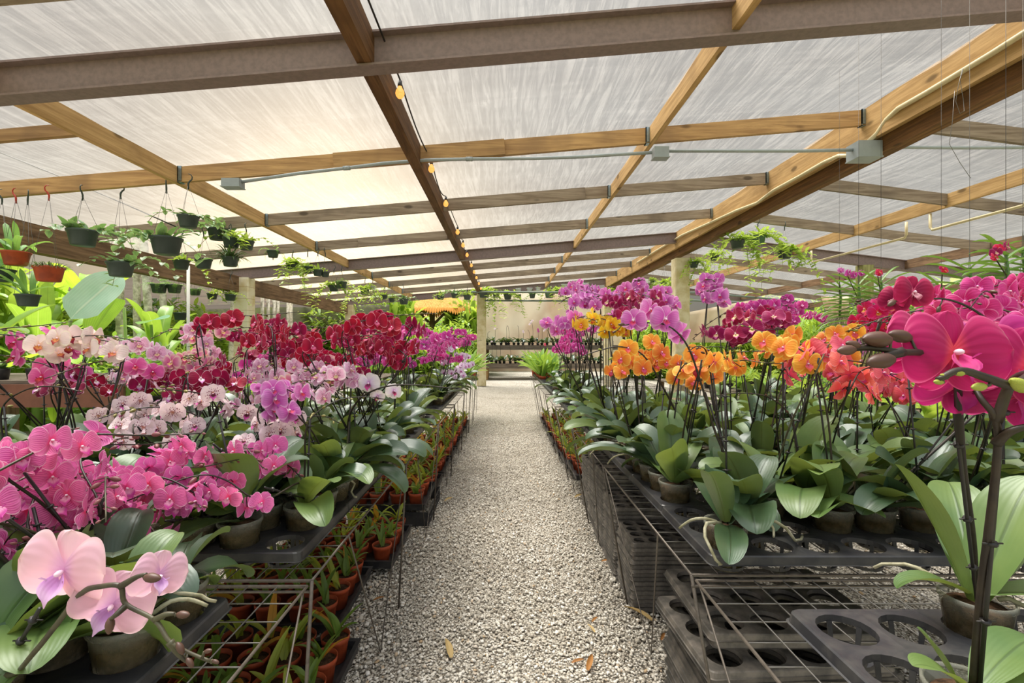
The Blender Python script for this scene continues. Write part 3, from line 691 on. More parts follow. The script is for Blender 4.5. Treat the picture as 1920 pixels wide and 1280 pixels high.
# pots and trays
PH = .125
pm = MB()
pm.lathe([(.001, .0), (.036, .0), (.040, .004), (.0545, PH - .012), (.058, PH - .010), (.058, PH), (.0545, PH), (.0525, PH - .004)], 24)
POTM = pm.mesh('pot', [M_CLEAR])
bk = MB(); bk.lathe([(.001, .004), (.035, .004), (.0505, PH - .028), (.046, PH - .018), (.03, PH - .012), (.001, PH - .010)], 20); BARKM = bk.mesh('bark', [M_BARK])
M_SHADOWPOT = M_BLACK
PITCH, HR = .125, .051
def tray_mesh(name, nx, ny, pitch, hr, mat, cups=True, skirt=.022, seg=20):
    mb = MB()
    W, D = nx * pitch, ny * pitch
    for a in range(nx):
        for b in range(ny):
            cx, cy = (a + .5) * pitch, (b + .5) * pitch
            vs = []
            for i in range(seg):
                q = 2 * PI * (i + .5) / seg; c, s = math.cos(q), math.sin(q); k = pitch / 2 / max(abs(c), abs(s))
                vs += [(cx + c * k, cy + s * k, 0), (cx + c * hr, cy + s * hr, -.001), (cx + c * (hr - .001), cy + s * (hr - .001), -.014)]
            fs = []
            for i in range(seg):
                j = (i + 1) % seg
                fs += [(3 * i, 3 * j, 3 * j + 1, 3 * i + 1), (3 * i + 1, 3 * j + 1, 3 * j + 2, 3 * i + 2)]
            # corners between circle ring and square
            for q in range(4):
                an = PI / 4 + q * PI / 2
                kx, ky = cx + math.copysign(pitch / 2, math.cos(an)), cy + math.copysign(pitch / 2, math.sin(an))
                i = int((an / (2 * PI)) * seg - .5); jn = (i + 1) % seg
                vs.append((kx, ky, 0)); fs.append((3 * i, len(vs) - 1, 3 * jn))
            mb.add(vs, fs)
            if cups:
                zb = -.054; rb = hr * .86
                for q in range(6):
                    an = 2 * PI * (q + .5) / 6; t = .10
                    p = [(cx + math.cos(an + e) * r_, cy + math.sin(an + e) * r_, z) for (e, r_, z) in ((-t, hr, -.012), (t, hr, -.012), (t, rb, zb), (-t, rb, zb))]
                    mb.add(p + [(x + (cx - x) * .05, y + (cy - y) * .05, z) for x, y, z in p], [(0, 1, 2, 3), (7, 6, 5, 4), (0, 3, 7, 4), (1, 5, 6, 2)])
                mb.lathe([(rb, zb + .008), (rb, zb), (rb - .012, zb), (rb - .012, zb + .004)], seg, 0, (cx, cy, 0))
    r_ = .018; o = .006
    def loop(off, z):
        out = []
        for (x, y, a0) in ((W + off - r_, D + off - r_, 0), (-off + r_, D + off - r_, PI / 2), (-off + r_, -off + r_, PI), (W + off - r_, -off + r_, 1.5 * PI)):
            for e in range(4): out.append((x + r_ * math.cos(a0 + e * PI / 6), y + r_ * math.sin(a0 + e * PI / 6), z))
        return out
    L = [loop(-.002, 0.0), loop(o, 0.0), loop(o + .003, -.003), loop(o + .006, -skirt), loop(o + .010, -skirt - .001), loop(o + .002, -skirt - .002)]
    vs = sum(L, []); m_ = 16
    mb.add(vs, [(k * m_ + i, k * m_ + (i + 1) % m_, (k + 1) * m_ + (i + 1) % m_, (k + 1) * m_ + i) for k in range(len(L) - 1) for i in range(m_)])
    return mb.mesh(name, [mat], smooth=False)
TRAYM = tray_mesh('pot_tray', 5, 3, PITCH, HR, M_BLACK)
ZB_ = .742; ZT = .802
LX, RXT = -.545, .545              # tray edges next to the path
TY = [.66, 1.27] + [1.65 + .381 * k for k in range(20)]
RTY = [.612, 1.25] + [1.64 + .381 * k for k in range(20)]
SLOT = {'L': {}, 'R': {}}
for s, ys in (('L', TY), ('R', RTY)):
    row = 0
    for tq, y0 in enumerate(ys):
        nc = 3 if y0 < 2.4 else 2 if y0 < 4.5 else 1
        ex = (.058 if tq == 0 else 0) if s == 'L' else (.052 if tq == 0 else 0)
        for cidx in range(3):
            x0 = (LX - ex - .64 * cidx - 5 * PITCH) if s == 'L' else (RXT + ex + .64 * cidx)
            if s == 'L' and cidx == 2 and y0 > 2.1: continue
            if cidx < nc and y0 < 8.5:
                o = put('pot_tray', TRAYM, None, (x0, y0, ZT))
                tag(o, f'black {"holed pot tray" if cidx else "pot tray at the path edge"} on the {"left" if s == "L" else "right"} bench, {nth(tq + 1)} back{", " + nth(cidx + 1) + " in from the path" if cidx else ""}', 'tray', 'orchid trays on the ' + ('left' if s == 'L' else 'right') + ' bench')
            for b in range(3):
                for a in range(5):
                    i = cidx * 5 + (4 - a if s == 'L' else a)
                    if i > (11 if s == 'L' else 12): continue
                    SLOT[s][(row + b, i)] = (x0 + (a + .5) * PITCH, y0 + (b + .5) * PITCH)
        row += 3
USED = set()
def take(s, x, y, maxd=.5):
    best = None
    for k, (sx, sy) in SLOT[s].items():
        if (s, k) in USED: continue
        d = (sx - x) ** 2 + (sy - y) ** 2
        if best is None or d < best[0]: best = (d, k)
    if best is None or best[0] > maxd * maxd: return None
    USED.add((s, best[1])); return best[1]

def catmull(pts, m=5):
    P = [Vector(p) for p in pts]; P = [P[0] * 2 - P[1]] + P + [P[-1] * 2 - P[-2]]
    out = []
    for i in range(1, len(P) - 2):
        a, b, c, d = P[i - 1:i + 3]
        for k in range(m):
            t = k / m
            out.append(.5 * ((2 * b) + (c - a) * t + (2 * a - 5 * b + 4 * c - d) * t * t + (3 * b - a - 3 * c + d) * t ** 3))
    out.append(P[-2]); return out
def face_matrix(p, f, size, roll=0.0):
    y = -f.normalized(); up = Vector((0, 0, 1))
    x = y.cross(up); x = x.normalized() if x.length > 1e-4 else Vector((1, 0, 0))
    z = x.cross(y)
    R = Matrix((x, y, z)).transposed().to_4x4()
    return Matrix.Translation(p) @ R @ Matrix.Rotation(roll, 4, 'Y') @ Matrix.Scale(size, 4)
def dir_matrix(p, d, L, fat=1.0):
    R = d.to_track_quat('Z', 'Y').to_matrix().to_4x4()
    return Matrix.Translation(p) @ R @ Matrix.Diagonal((L * fat * .66, L * fat * .66, L, 1))

def orchid_body(root, r, near, nleaf=6, ll=.25, lw=.085, az0=None, young=None, leaves=None):
    put('pot', POTM, root); put('bark', BARKM, root)
    for k, (az, L, W, el, dr, ro) in enumerate(leaves or ()):
        mb = MB(); mb.blade((.012 * math.cos(az), .012 * math.sin(az), PH - .012 + .004 * k), az, L, W, elev=el, droop=dr, fold=.18, n=14, h=4, roll=ro, wave=.03)
        obj('leaf', mb, M_LEAFN, root)
    if leaves: return
    az0 = r.uniform(0, PI) if az0 is None else az0
    mb_all = MB()
    lm = M_LEAFN if (young if young is not None else r.random() < .4) else M_LEAF
    for k in range(nleaf):
        mb = MB() if near else mb_all
        q = k / max(1, nleaf - 1)
        az = az0 + (k % 2) * PI + r.gauss(0, .38)
        mb.blade((.012 * math.cos(az), .012 * math.sin(az), PH - .012 + .004 * k), az, ll * r.uniform(.75, 1.12) * (1 - .25 * q), lw * r.uniform(.82, 1.15), elev=.25 + .95 * q + r.gauss(0, .12), droop=r.uniform(.7, 1.7), fold=.16 + .12 * r.random(), n=10 if near else 7, h=3 if near else 2, twist=r.gauss(0, .35), side=r.gauss(0, .12), wave=.04)
        if near: obj('leaf', mb, lm, root)
    if not near: obj('foliage', mb_all, lm, root)
def add_roots(root, r, k=4):
    for q in range(k):
        an = r.uniform(0, 2 * PI); L = r.uniform(.10, .26); pts = []
        p = Vector((.03 * math.cos(an), .03 * math.sin(an), PH + .0)); d = Vector((math.cos(an), math.sin(an), .35))
        for j in range(9):
            pts.append(p.copy()); p += d * L / 8; d += Vector((r.gauss(0, .35), r.gauss(0, .35), r.gauss(-.22, .15))); d.normalize()
            if p.z < .07: p.z = .07
        mb = MB(); mb.tube(pts, [.0048 - .0002 * j for j in range(9)], 6); obj('air_root', mb, M_ROOT, root)
def spike_obj(root, path, r, rad=.0032, mat=None):
    n_ = len(path)
    mb = MB(); mb.tube(path, [rad * (1 - .55 * i / (n_ - 1)) for i in range(n_)], 6)
    return obj('flower_spike', mb, mat or M_SPIKE, root), mb
def stake_obj(root, a, b, near, r):
    mb = MB(); mb.tube([a, b], .0028, 6); o = obj('stake', mb, M_STAKE, root, True)
    if near:
        for q in (.35, .62, .9):
            p = a.lerp(b, q + r.uniform(-.05, .05)); c = MB(); d = (b - a).normalized()
            c.tube([p - d * .002, p + d * .002], .0062, 8); c.tube([p + Vector((-.012, 0, 0)), p + Vector((.014, 0, 0))], .0012, 4)
            obj('clip', c, M_STAKE, o)
def spray(root, var, path, r, size, nf, nb, i0, near, cambias=1.0, flip=.16, budL=.02, mat=None, origin=None, droop=0.0):
    """flowers then buds along PATH (local points) from index i0 on"""
    sp = put('flower_spike', bpy.data.meshes.new('flower_spike'), root)
    ped = MB(); n_ = len(path); ped.tube(path, [.0032 * (1 - .55 * i / (n_ - 1)) for i in range(n_)], 6)
    seg = path[i0:]; tot = len(seg) - 1
    def pos(t):
        k = min(int(t * tot), tot - 1); f_ = t * tot - k
        return seg[k].lerp(seg[k + 1], f_), (seg[k + 1] - seg[k]).normalized()
    fend = nf / max(1, nf + nb * .75)
    for k in range(nf):
        p, t = pos((k + .3) / nf * fend)
        side = t.cross(Vector((0, 0, 1))); side = side.normalized() if side.length > .05 else Vector((1, 0, 0))
        s = 1 if k % 2 else -1
        wp = p + (origin or Vector())
        tc = Vector((-wp.x, -wp.y, 0)).normalized()
        f = tc * (.62 * cambias) + side * s * .6 + t * .25 + Vector((r.gauss(0, .42), r.gauss(0, .42), r.gauss(.0, .24) - droop))
        if r.random() < flip: f = -f + Vector((r.gauss(0, .5), 0, 0))
        f.normalize()
        c = p + side * s * size * .38 + Vector((0, 0, r.gauss(-.008, .014))) + f * size * .12
        ped.tube([p, p.lerp(c, .6) + Vector((0, 0, .004)), c - f * .003], .0012, 4)
        q = r.random()
        me = FLOW[var][0 if q < .55 else 1 if q < .85 else 2]
        put('flower', me, sp, M=face_matrix(c, f, size * r.uniform(.88, 1.08), r.gauss(0, .2)))
    bm_ = BUDM[VAR[var][2]]
    for k in range(nb):
        tt = min(.999, fend + (1 - fend) * (k + .6) / nb)
        p, t = pos(tt); side = t.cross(Vector((0, 0, 1))); side = side.normalized() if side.length > .05 else Vector((1, 0, 0))
        s = 1 if k % 2 else -1
        d = (t * .6 + side * s * .8 + Vector((0, 0, r.uniform(-.5, .3)))).normalized()
        L = budL * (1.15 - .75 * k / nb)
        a = p + d * .008
        ped.tube([p, a + d * .002], .0011, 4)
        put('bud', bm_, sp, M=dir_matrix(a, d, L, 1.0))
    sp.data = ped.mesh('flower_spike', [mat or M_SPIKE])
    return sp
SIDE = {'L': 'left', 'R': 'right'}
COUNT = {'n': 0}
def orchid_label(words_, s, key):
    return f'{words_} moth orchid on the {SIDE[s]} bench, {nth(key[0] + 1)} row back, {nth(key[1] + 1)} pot from path'
def new_orchid(words_, s, key, grp):
    x, y = SLOT[s][key]
    COUNT['n'] += 1
    return thing('moth_orchid', orchid_label(words_, s, key), 'orchid', (x, y, ZB_), 0, grp)
def plant(var, s, C, d, size, nf, nb, base=None, L=.24, near=None, cambias=1.0, extra=None, flip=.16, ll=.28):
    """one staked plant whose spray of flowers is centred at C, arching towards d"""
    r = random.Random(int(abs(C.x * 7919 + C.y * 104729 + C.z * 31) * 10) + 17)
    bx, by = base if base else (C.x - d.x * .1, C.y - d.y * .1)
    key = take(s, bx, by)
    if key is None: return None
    x, y = SLOT[s][key]; root = new_orchid(VAR[var][3], s, key, f'{VAR[var][3]} orchids on the {SIDE[s]} bench')
    near = (y < 2.3) if near is None else near
    O = Vector((x, y, ZB_)); c = C - O
    orchid_body(root, r, near, r.choice((5, 6, 6, 7)), ll * (.9 + .2 * r.random()), r.uniform(.08, .105))
    if near and r.random() < .5: add_roots(root, r, 3)
    for q in range(1 if extra is None else extra):
        if q: c = c + Vector((r.uniform(-.10, .10), r.uniform(-.10, .10), r.uniform(-.10, .06))); d = Matrix.Rotation(r.uniform(-1, 1), 3, 'Z') @ d
        crown = Vector((r.uniform(-.01, .01), r.uniform(-.01, .01), PH + .01))
        S = c - d * L * .55 + Vector((0, 0, -.035))
        mid = crown.lerp(S, .5) + Vector((0, 0, .03)) - d * .015
        hv = r.uniform(-.03, .05); tp_ = r.uniform(-.06, .05)
        path = catmull([crown, mid, S, c + Vector((0, 0, .012 + hv * .4)) - d * L * .15, c + d * L * .3 + Vector((r.gauss(0, .012), r.gauss(0, .012), .012 + hv)), c + d * L * .78 + Vector((r.gauss(0, .02), r.gauss(0, .02), hv + tp_))], 5)
        spray(root, var, path, r, size, nf, nb, 10, near, cambias, flip, origin=O, mat=M_SPIKE if r.random() < .6 else M_SPIKEG)
        stake_obj(root, crown + Vector((.008, .004, -.05)), S + Vector((.006, .004, .03)), near, r)
    return root
Rz = random.Random(42)
def zone(var, s, n_, x0, x1, y0, y1, Y0, Y1, size=.085, nf=7, nb=4, dirs=None, L=.24, off=(-.1, .25), **kw):
    for k in range(n_):
        Y = Rz.uniform(Y0, Y1); C = at(Rz.uniform(x0, x1), Rz.uniform(y0, y1), Y)
        a = Rz.uniform(*(dirs or (0, 2 * PI)))
        d = Vector((math.cos(a), math.sin(a), 0))
        plant(var, s, C, d, size, nf + Rz.choice((-1, 0, 0, 1)), nb, base=(C.x - d.x * .12 + Rz.uniform(-.05, .05), Y + Rz.uniform(*off)), L=L, **kw)
# ------------------------------------------------------------------ flowering plants, bench by bench
def hero(var, s, xy, words_, paths, flowers, buds, ll=.3, lw=.11, nleaf=6, az0=None, stakes=(), key=None, roots=0, big=None, rad=.0045, budk=None, young=None, smat=None, leaves=None):
    if key is None: key = take(s, *xy)
    x, y = SLOT[s][key]; O = Vector((x, y, ZB_)); r = random.Random(int(x * 1000 + y * 777))
    root = new_orchid(words_, s, key, None)
    orchid_body(root, r, True, nleaf, ll, lw, az0, young, leaves)
    if roots: add_roots(root, r, roots)
    sp0 = None
    for pth in paths:
        pp = catmull([Vector((0, 0, PH)) if p is None else at(*p) - O for p in pth], 5)
        sp, _ = spike_obj(root, pp, r, rad, smat)
        sp0 = sp0 or sp
    for (px, py, Y, size, fx, fz, roll) in flowers:
        p = at(px, py, Y) - O
        f = Vector((fx, -1, fz)).normalized()
        put('flower', BIG[big] if big else FLOW[var][0], sp0, M=face_matrix(p, f, size, roll))
    ped = MB()
    for (px, py, Y, L, dx, dz) in buds:
        p = at(px, py, Y) - O; d = Vector((dx, -.15, dz)).normalized()
        put('bud', BUDM[budk or VAR[var][2]], sp0, M=dir_matrix(p - d * L * .5, d, L, 1.0))
        near_ = min((q for sp_ in paths for q in catmull([Vector((0, 0, PH)) if t is None else at(*t) - O for t in sp_], 5)), key=lambda q: (q - (p - d * L * .5)).length)
        ped.tube([near_, near_.lerp(p - d * L * .5, .5) - Vector((0, 0, .002)), p - d * L * .45], .0016, 5)
    if buds: obj('flower_pedicel', ped, smat or M_SPIKEG, sp0)
    for a, b in stakes:
        stake_obj(root, Vector((.01, .005, PH - .05)) if a is None else at(*a) - O, at(*b) - O, True, r)
    return root
# deep magenta flowers leaning in at the right edge
hero('hero', 'R', (.91, .925), 'deep magenta huge-flowered',
     [[None, (1824, 1010, .86), (1806, 880, .72), (1798, 770, .62), (1790, 700, .57), (1740, 664, .54), (1690, 660, .51), (1630, 652, .50), (1578, 656, .49)], [(1690, 660, .51), (1660, 668, .5), (1642, 674, .495)]],
     [(1788, 660, .53, .106, -.12, .12, .05), (1868, 668, .60, .112, -.3, .1, -.3), (1800, 718, .60, .104, -.05, -.3, .25), (1722, 650, .63, .10, .15, .15, .4), (1925, 690, .56, .11, -.5, -.05, .2)],
     [(1645, 636, .50, .036, -.8, .05), (1652, 676, .49, .034, -.9, -.1), (1588, 656, .49, .022, -1, -.05), (1600, 646, .495, .018, -1, .25), (1688, 630, .53, .03, -1, .2)],
     ll=.30, lw=.105, nleaf=7, az0=2.2, stakes=[(None, (1790, 770, .64))], key=(2, 2), big='hero', rad=.006, roots=2, leaves=[(2.5, .27, .105, 1.25, .3, .3), (.25, .27, .11, 1.15, .5, 0), (1.0, .28, .105, .95, .9, 0), (2.9, .13, .07, .45, 1.5, .2), (-.5, .15, .075, .35, .9, 0), (.6, .2, .09, .5, .8, .3)])
USED.add(('R', (2, 2)))
hero('hero', 'R', (.66, .67), 'thick-stemmed green-budded',
     [[None, (1838, 1130, .645), (1853, 1000, .61), (1868, 870, .58), (1868, 790, .56), (1838, 745, .57), (1815, 700, .60)], [(1868, 830, .57), (1895, 808, .55), (1945, 795, .54)], [(1868, 790, .56), (1895, 720, .55), (1935, 700, .50), (1900, 722, .46), (1850, 708, .455), (1800, 694, .45), (1758, 712, .45)]],
     [(1930, 735, .58, .11, -.4, -.2, .5)],
     [(1836, 725, .455, .017, -.95, -.05), (1797, 698, .45, .014, -1, .2), (1760, 716, .45, .011, -1, .1), (1770, 705, .45, .009, -1, .4), (1912, 722, .452, .026, -.6, .3)],
     ll=.24, lw=.085, nleaf=8, az0=.4, stakes=[(None, (1885, 720, .56))], key=(0, 0), big='hero', rad=.0062, budk='green', leaves=[(2.5, .09, .04, 1.1, .3, .2), (-.2, .16, .07, .3, .8, 0), (.4, .17, .07, .4, .7, 0), (3.3, .10, .045, .7, .8, 0), (4.6, .10, .05, .6, .9, 0)])
USED.add(('R', (0, 0)))
# pale pink flowers low at the left edge
hero('pale', 'L', (-.79, .72), 'pale pink low-flowered',
     [[None, (20, 1265, .70), (62, 1225, .63), (108, 1168, .59), (152, 1112, .56), (190, 1099, .545), (226, 1099, .54), (236, 1132, .54), (290, 1162, .53), (318, 1202, .52), (352, 1222, .52), (396, 1240, .52)], [(226, 1099, .54), (255, 1082, .54), (275, 1076, .54)], [(290, 1162, .53), (310, 1152, .53), (328, 1150, .53)], [(236, 1135, .54), (218, 1152, .53), (208, 1160, .53)], [(318, 1202, .52), (335, 1225, .52), (350, 1240, .52)]],
     [(120, 1068, .56, .102, .05, -.05, .15), (212, 1132, .575, .088, .35, -.1, .5), (298, 1078, .575, .062, 1.6, .1, .3)],
     [(285, 1083, .535, .022, 1, .0), (206, 1172, .53, .019, .0, -1), (343, 1152, .53, .017, 1, .05), (338, 1215, .515, .015, .4, -.5), (356, 1242, .515, .013, .6, -.6), (390, 1220, .515, .010, 1, .3), (404, 1240, .515, .009, 1, -.3)],
     ll=.26, lw=.12, nleaf=8, az0=.9, stakes=[(None, (75, 1140, .68))], key=(0, 1), big='pale', rad=.0042, smat=M_SPIKEG, young=True)
USED.add(('L', (0, 1)))
# dark magenta spray over the hot magenta ones
hero('dark', 'R', (1.15, 1.5), 'dark magenta arching',
     [[None, (1905, 700, 1.45), (1890, 640, 1.35), (1840, 590, 1.22), (1780, 562, 1.16), (1720, 562, 1.14), (1670, 565, 1.12)]],
     [(1712, 547, 1.12, .086, -.1, .05, .1), (1678, 560, 1.15, .07, -1.5, .1, .2)],
     [(1672, 568, 1.12, .026, -.8, -.5), (1760, 580, 1.15, .02, -.4, -.9)], stakes=[(None, (1893, 650, 1.38))], big='dark', rad=.004)
# white purple-lipped flower over the left bench edge
hero('white', 'L', (-.62, 1.95), 'white purple-lipped',
     [[None, (652, 800, 1.9), (668, 755, 1.86), (700, 732, 1.82), (740, 722, 1.8), (790, 722, 1.8), (850, 728, 1.8)]],
     [(692, 718, 1.84, .092, -.1, .0, .0), (738, 733, 1.84, .07, .9, .1, .3), (708, 742, 1.86, .06, .2, -.5, .4)],
     [(728, 712, 1.8, .018, .8, .2), (760, 730, 1.8, .014, .8, -.4), (790, 716, 1.8, .011, .9, .3), (810, 728, 1.8, .009, .9, -.4), (836, 724, 1.8, .007, 1, .2), (850, 730, 1.8, .006, 1, -.2)], stakes=[(None, (664, 765, 1.9))])
# large lilac flowers leaning over the path from the right bench
hero('lilac', 'R', (.70, 1.5), 'large lilac path-leaning',
     [[None, (1345, 820, 1.5), (1318, 730, 1.5), (1290, 650, 1.5), (1255, 612, 1.5), (1215, 605, 1.5), (1165, 610, 1.5)]],
     [(1247, 598, 1.5, .10, .15, -.05, .2), (1188, 600, 1.5, .085, -.5, -.1, .1), (1218, 580, 1.52, .08, .6, .1, .3), (1275, 625, 1.52, .085, .5, -.4, .5)],
     [(1165, 608, 1.5, .022, -1, -.1), (1152, 622, 1.5, .016, -.9, -.4)], stakes=[(None, (1322, 735, 1.52))], rad=.004)
hero('orange', 'R', (.66, 2.0), 'golden orange path-side',
     [[None, (1272, 800, 1.95), (1240, 720, 1.95), (1205, 665, 1.95), (1165, 650, 1.95), (1130, 655, 1.95), (1090, 668, 1.95)]],
     [(1178, 652, 1.95, .085, -.2, 0, .2), (1205, 690, 1.93, .085, .2, -.1, -.1), (1165, 672, 1.94, .08, -.5, -.2, .3), (1240, 660, 1.97, .085, .3, .1, .2), (1270, 680, 1.97, .08, .5, -.3, .5), (1222, 640, 1.99, .08, .1, .2, 0)],
     [(1145, 672, 1.95, .022, -.8, -.5), (1125, 655, 1.95, .016, -.9, .2), (1105, 664, 1.95, .012, -.9, .0)], stakes=[(None, (1245, 728, 1.97))])
RES = [('L', (1, 0)), ('L', (2, 0)), ('L', (3, 1)), ('L', (4, 0)), ('R', (3, 0)), ('R', (5, 1)), ('R', (4, 5)), ('R', (5, 3)), ('R', (3, 7))]
for e in RES: USED.add(e)
USED.add(('L', (3, 0)))
zone('striped', 'L', 9, -10, 250, 862, 985, .82, 1.15, .070, 6, 6, L=.24, off=(-.12, .15), extra=2, ll=.24)
zone('striped', 'L', 3, 150, 330, 880, 985, 1.0, 1.2, .068, 6, 6, L=.22, off=(.0, .3), ll=.22)
zone('striped', 'L', 4, 310, 430, 845, 950, 1.15, 1.3, .066, 6, 6, L=.2, off=(.05, .3), ll=.22)
zone('striped', 'L', 2, 460, 530, 840, 880, 1.35, 1.45, .07, 7, 5, L=.16, off=(.0, .2), ll=.22)
zone('spotted', 'L', 8, 225, 520, 755, 805, 1.5, 1.85, .074, 4, 5, L=.22, off=(.0, .2))
zone('lilac', 'L', 2, 500, 530, 745, 775, 1.55, 1.65, .085, 4, 3, L=.12)
zone('spotted', 'L', 2, 535, 590, 775, 800, 1.6, 1.75, .065, 3, 5, L=.15)
zone('burgundy', 'L', 5, 300, 400, 690, 740, 1.75, 2.1, .078, 5, 4, L=.18)
zone('mottled', 'L', 7, 225, 360, 620, 720, 1.8, 2.5, .076, 5, 6, L=.24)
zone('peach', 'L', 6, 330, 470, 615, 700, 1.9, 2.5, .082, 4, 6, L=.24)
zone('mottled', 'L', 8, 440, 640, 665, 740, 1.8, 2.5, .078, 5, 5, L=.22)
zone('peach', 'L', 4, 520, 680, 680, 730, 1.8, 2.3, .084, 4, 6, L=.22)
zone('crimson', 'L', 24, 445, 735, 588, 682, 1.9, 3.0, .088, 6, 6, L=.30, extra=None)
zone('magenta', 'L', 10, 420, 560, 660, 720, 2.8, 3.8, .085, 7, 4, L=.24)
zone('magenta', 'L', 22, 690, 830, 615, 680, 3.2, 5.4, .088, 9, 4, L=.28, extra=None, near=False)
zone('magenta', 'L', 7, 815, 875, 610, 680, 5.0, 7.0, .088, 7, 4, L=.26, near=False)
zone('palelilac', 'L', 6, 790, 875, 640, 700, 3.8, 6.0, .07, 7, 4, L=.22, near=False)
zone('pink', 'L', 6, -40, 215, 620, 690, 1.5, 1.85, .088, 3, 7, L=.32, off=(.0, .15))
zone('cream', 'L', 2, 90, 150, 640, 665, 1.65, 1.8, .088, 4, 6, L=.28)
zone('burgundy', 'L', 3, 100, 260, 690, 720, 1.9, 2.2, .075, 3, 4, L=.2)
# right bench
zone('coral', 'R', 4, 1505, 1630, 655, 715, 1.42, 1.62, .084, 4, 5, L=.24, off=(.0, .2))
zone('orange', 'R', 6, 1330, 1460, 645, 705, 1.5, 1.85, .08, 5, 6, L=.22, off=(.0, .2))
zone('orange', 'R', 3, 1150, 1280, 650, 700, 2.0, 2.3, .082, 6, 5, L=.18)
zone('orange', 'R', 3, 1500, 1600, 625, 665, 1.8, 2.1, .082, 5, 5, L=.18)
zone('yellow', 'R', 4, 1085, 1160, 590, 635, 2.4, 2.9, .088, 4, 4, L=.16)
zone('lilac', 'R', 16, 1065, 1250, 545, 612, 2.7, 4.2, .088, 7, 5, L=.32, near=False)
zone('wine', 'R', 4, 1150, 1250, 560, 600, 2.5, 3.0, .09, 5, 4, L=.18)
zone('wine', 'R', 4, 1335, 1450, 590, 640, 1.9, 2.3, .088, 5, 4, L=.2)
zone('magenta', 'R', 12, 1030, 1090, 605, 655, 4.2, 6.5, .085, 8, 4, L=.26, near=False)
zone('lilac', 'R', 2, 1310, 1340, 535, 560, 2.7, 2.9, .092, 5, 4, L=.16)
zone('magenta', 'R', 6, 1400, 1515, 565, 615, 3.2, 4.4, .088, 7, 4, L=.26, near=False)
zone('redmag', 'R', 6, 1590, 1720, 580, 625, 2.0, 2.6, .084, 5, 6, L=.28)
zone('hot', 'R', 9, 1725, 1930, 545, 630, 1.35, 1.8, .084, 5, 6, L=.30, off=(.0, .2))
zone('lilac', 'R', 9, 1550, 1700, 620, 670, 2.8, 4.0, .075, 8, 4, L=.24, near=False)
zone('coral', 'R', 3, 1600, 1680, 690, 730, 1.8, 2.2, .085, 4, 3, L=.18)
for e in RES: USED.discard(e)
# plants out of flower: leaves, a stake and a budding spike
rf = random.Random(99)
M_DRYSPIKE = plain('dry_brown_stem', '#8a6a4a', .7)
FILLV = {'L': ['spotted', 'mottled', 'crimson', 'magenta'], 'R': ['orange', 'coral', 'hot', 'lilac']}
if True:
    order = RES + sorted(((s, k) for s in 'LR' for k in SLOT[s]), key=lambda e: SLOT[e[0]][e[1]][1])
    for s, key in order:
        x, y = SLOT[s][key]
        if (s, key) in USED or y > 7.2: continue
        # not crowding: count neighbours already taken
        nbr = sum((s, (key[0] + a, key[1] + b)) in USED for a in (-1, 0, 1) for b in (-1, 0, 1))
        force = (s, key) in RES
        if s == 'R' and y < 1.5 and not force: continue
        if s == 'L' and y < 1.03 and key == (0, 0): continue
        p_ = .42 if y < 2.6 else .2 if y < 4.5 else .10
        if key[1] > 9 and y > 3: continue
        if COUNT['n'] >= 297: continue
        if not force and (nbr > 3 or rf.random() > p_): continue
        USED.add((s, key)); near = y < 2.3
        bl = rf.random() < .6 and not (force and y < 1.4)
        root = new_orchid('budding' if bl else 'green leafy out-of-flower', s, key, f'orchids out of flower on the {SIDE[s]} bench')
        lowL = force and s == 'L' and y < 1.2
        orchid_body(root, rf, near, rf.choice((5, 6, 7)), rf.uniform(.17, .2) if lowL else rf.uniform(.25, .33), .07 if lowL else rf.uniform(.085, .115), PI / 2 - .3 if lowL else None)
        if near and rf.random() < .6: add_roots(root, rf, rf.choice((2, 4, 6)))
        H = rf.uniform(.24, .42)
        a_ = Vector((.006, .004, PH - .04)); b_ = Vector((rf.uniform(-.05, .05), rf.uniform(-.05, .05), PH + H))
        if not (force and y < 1.2): stake_obj(root, a_, b_, near, rf)
        if bl:
            an = rf.uniform(0, 2 * PI); d = Vector((math.cos(an), math.sin(an), 0))
            path = catmull([Vector((0, 0, PH)), b_ * .5 + Vector((-.006, 0, PH * .5)), b_ + Vector((-.006, 0, -.01)), b_ + d * .07 + Vector((0, 0, .05)), b_ + d * .16 + Vector((0, 0, .06)), b_ + d * .24 + Vector((0, 0, .045))], 5)
            spray(root, rf.choice(FILLV[s]), path, rf, .07, 0, 7, 9, near, budL=.015)
print('orchids', COUNT['n'])
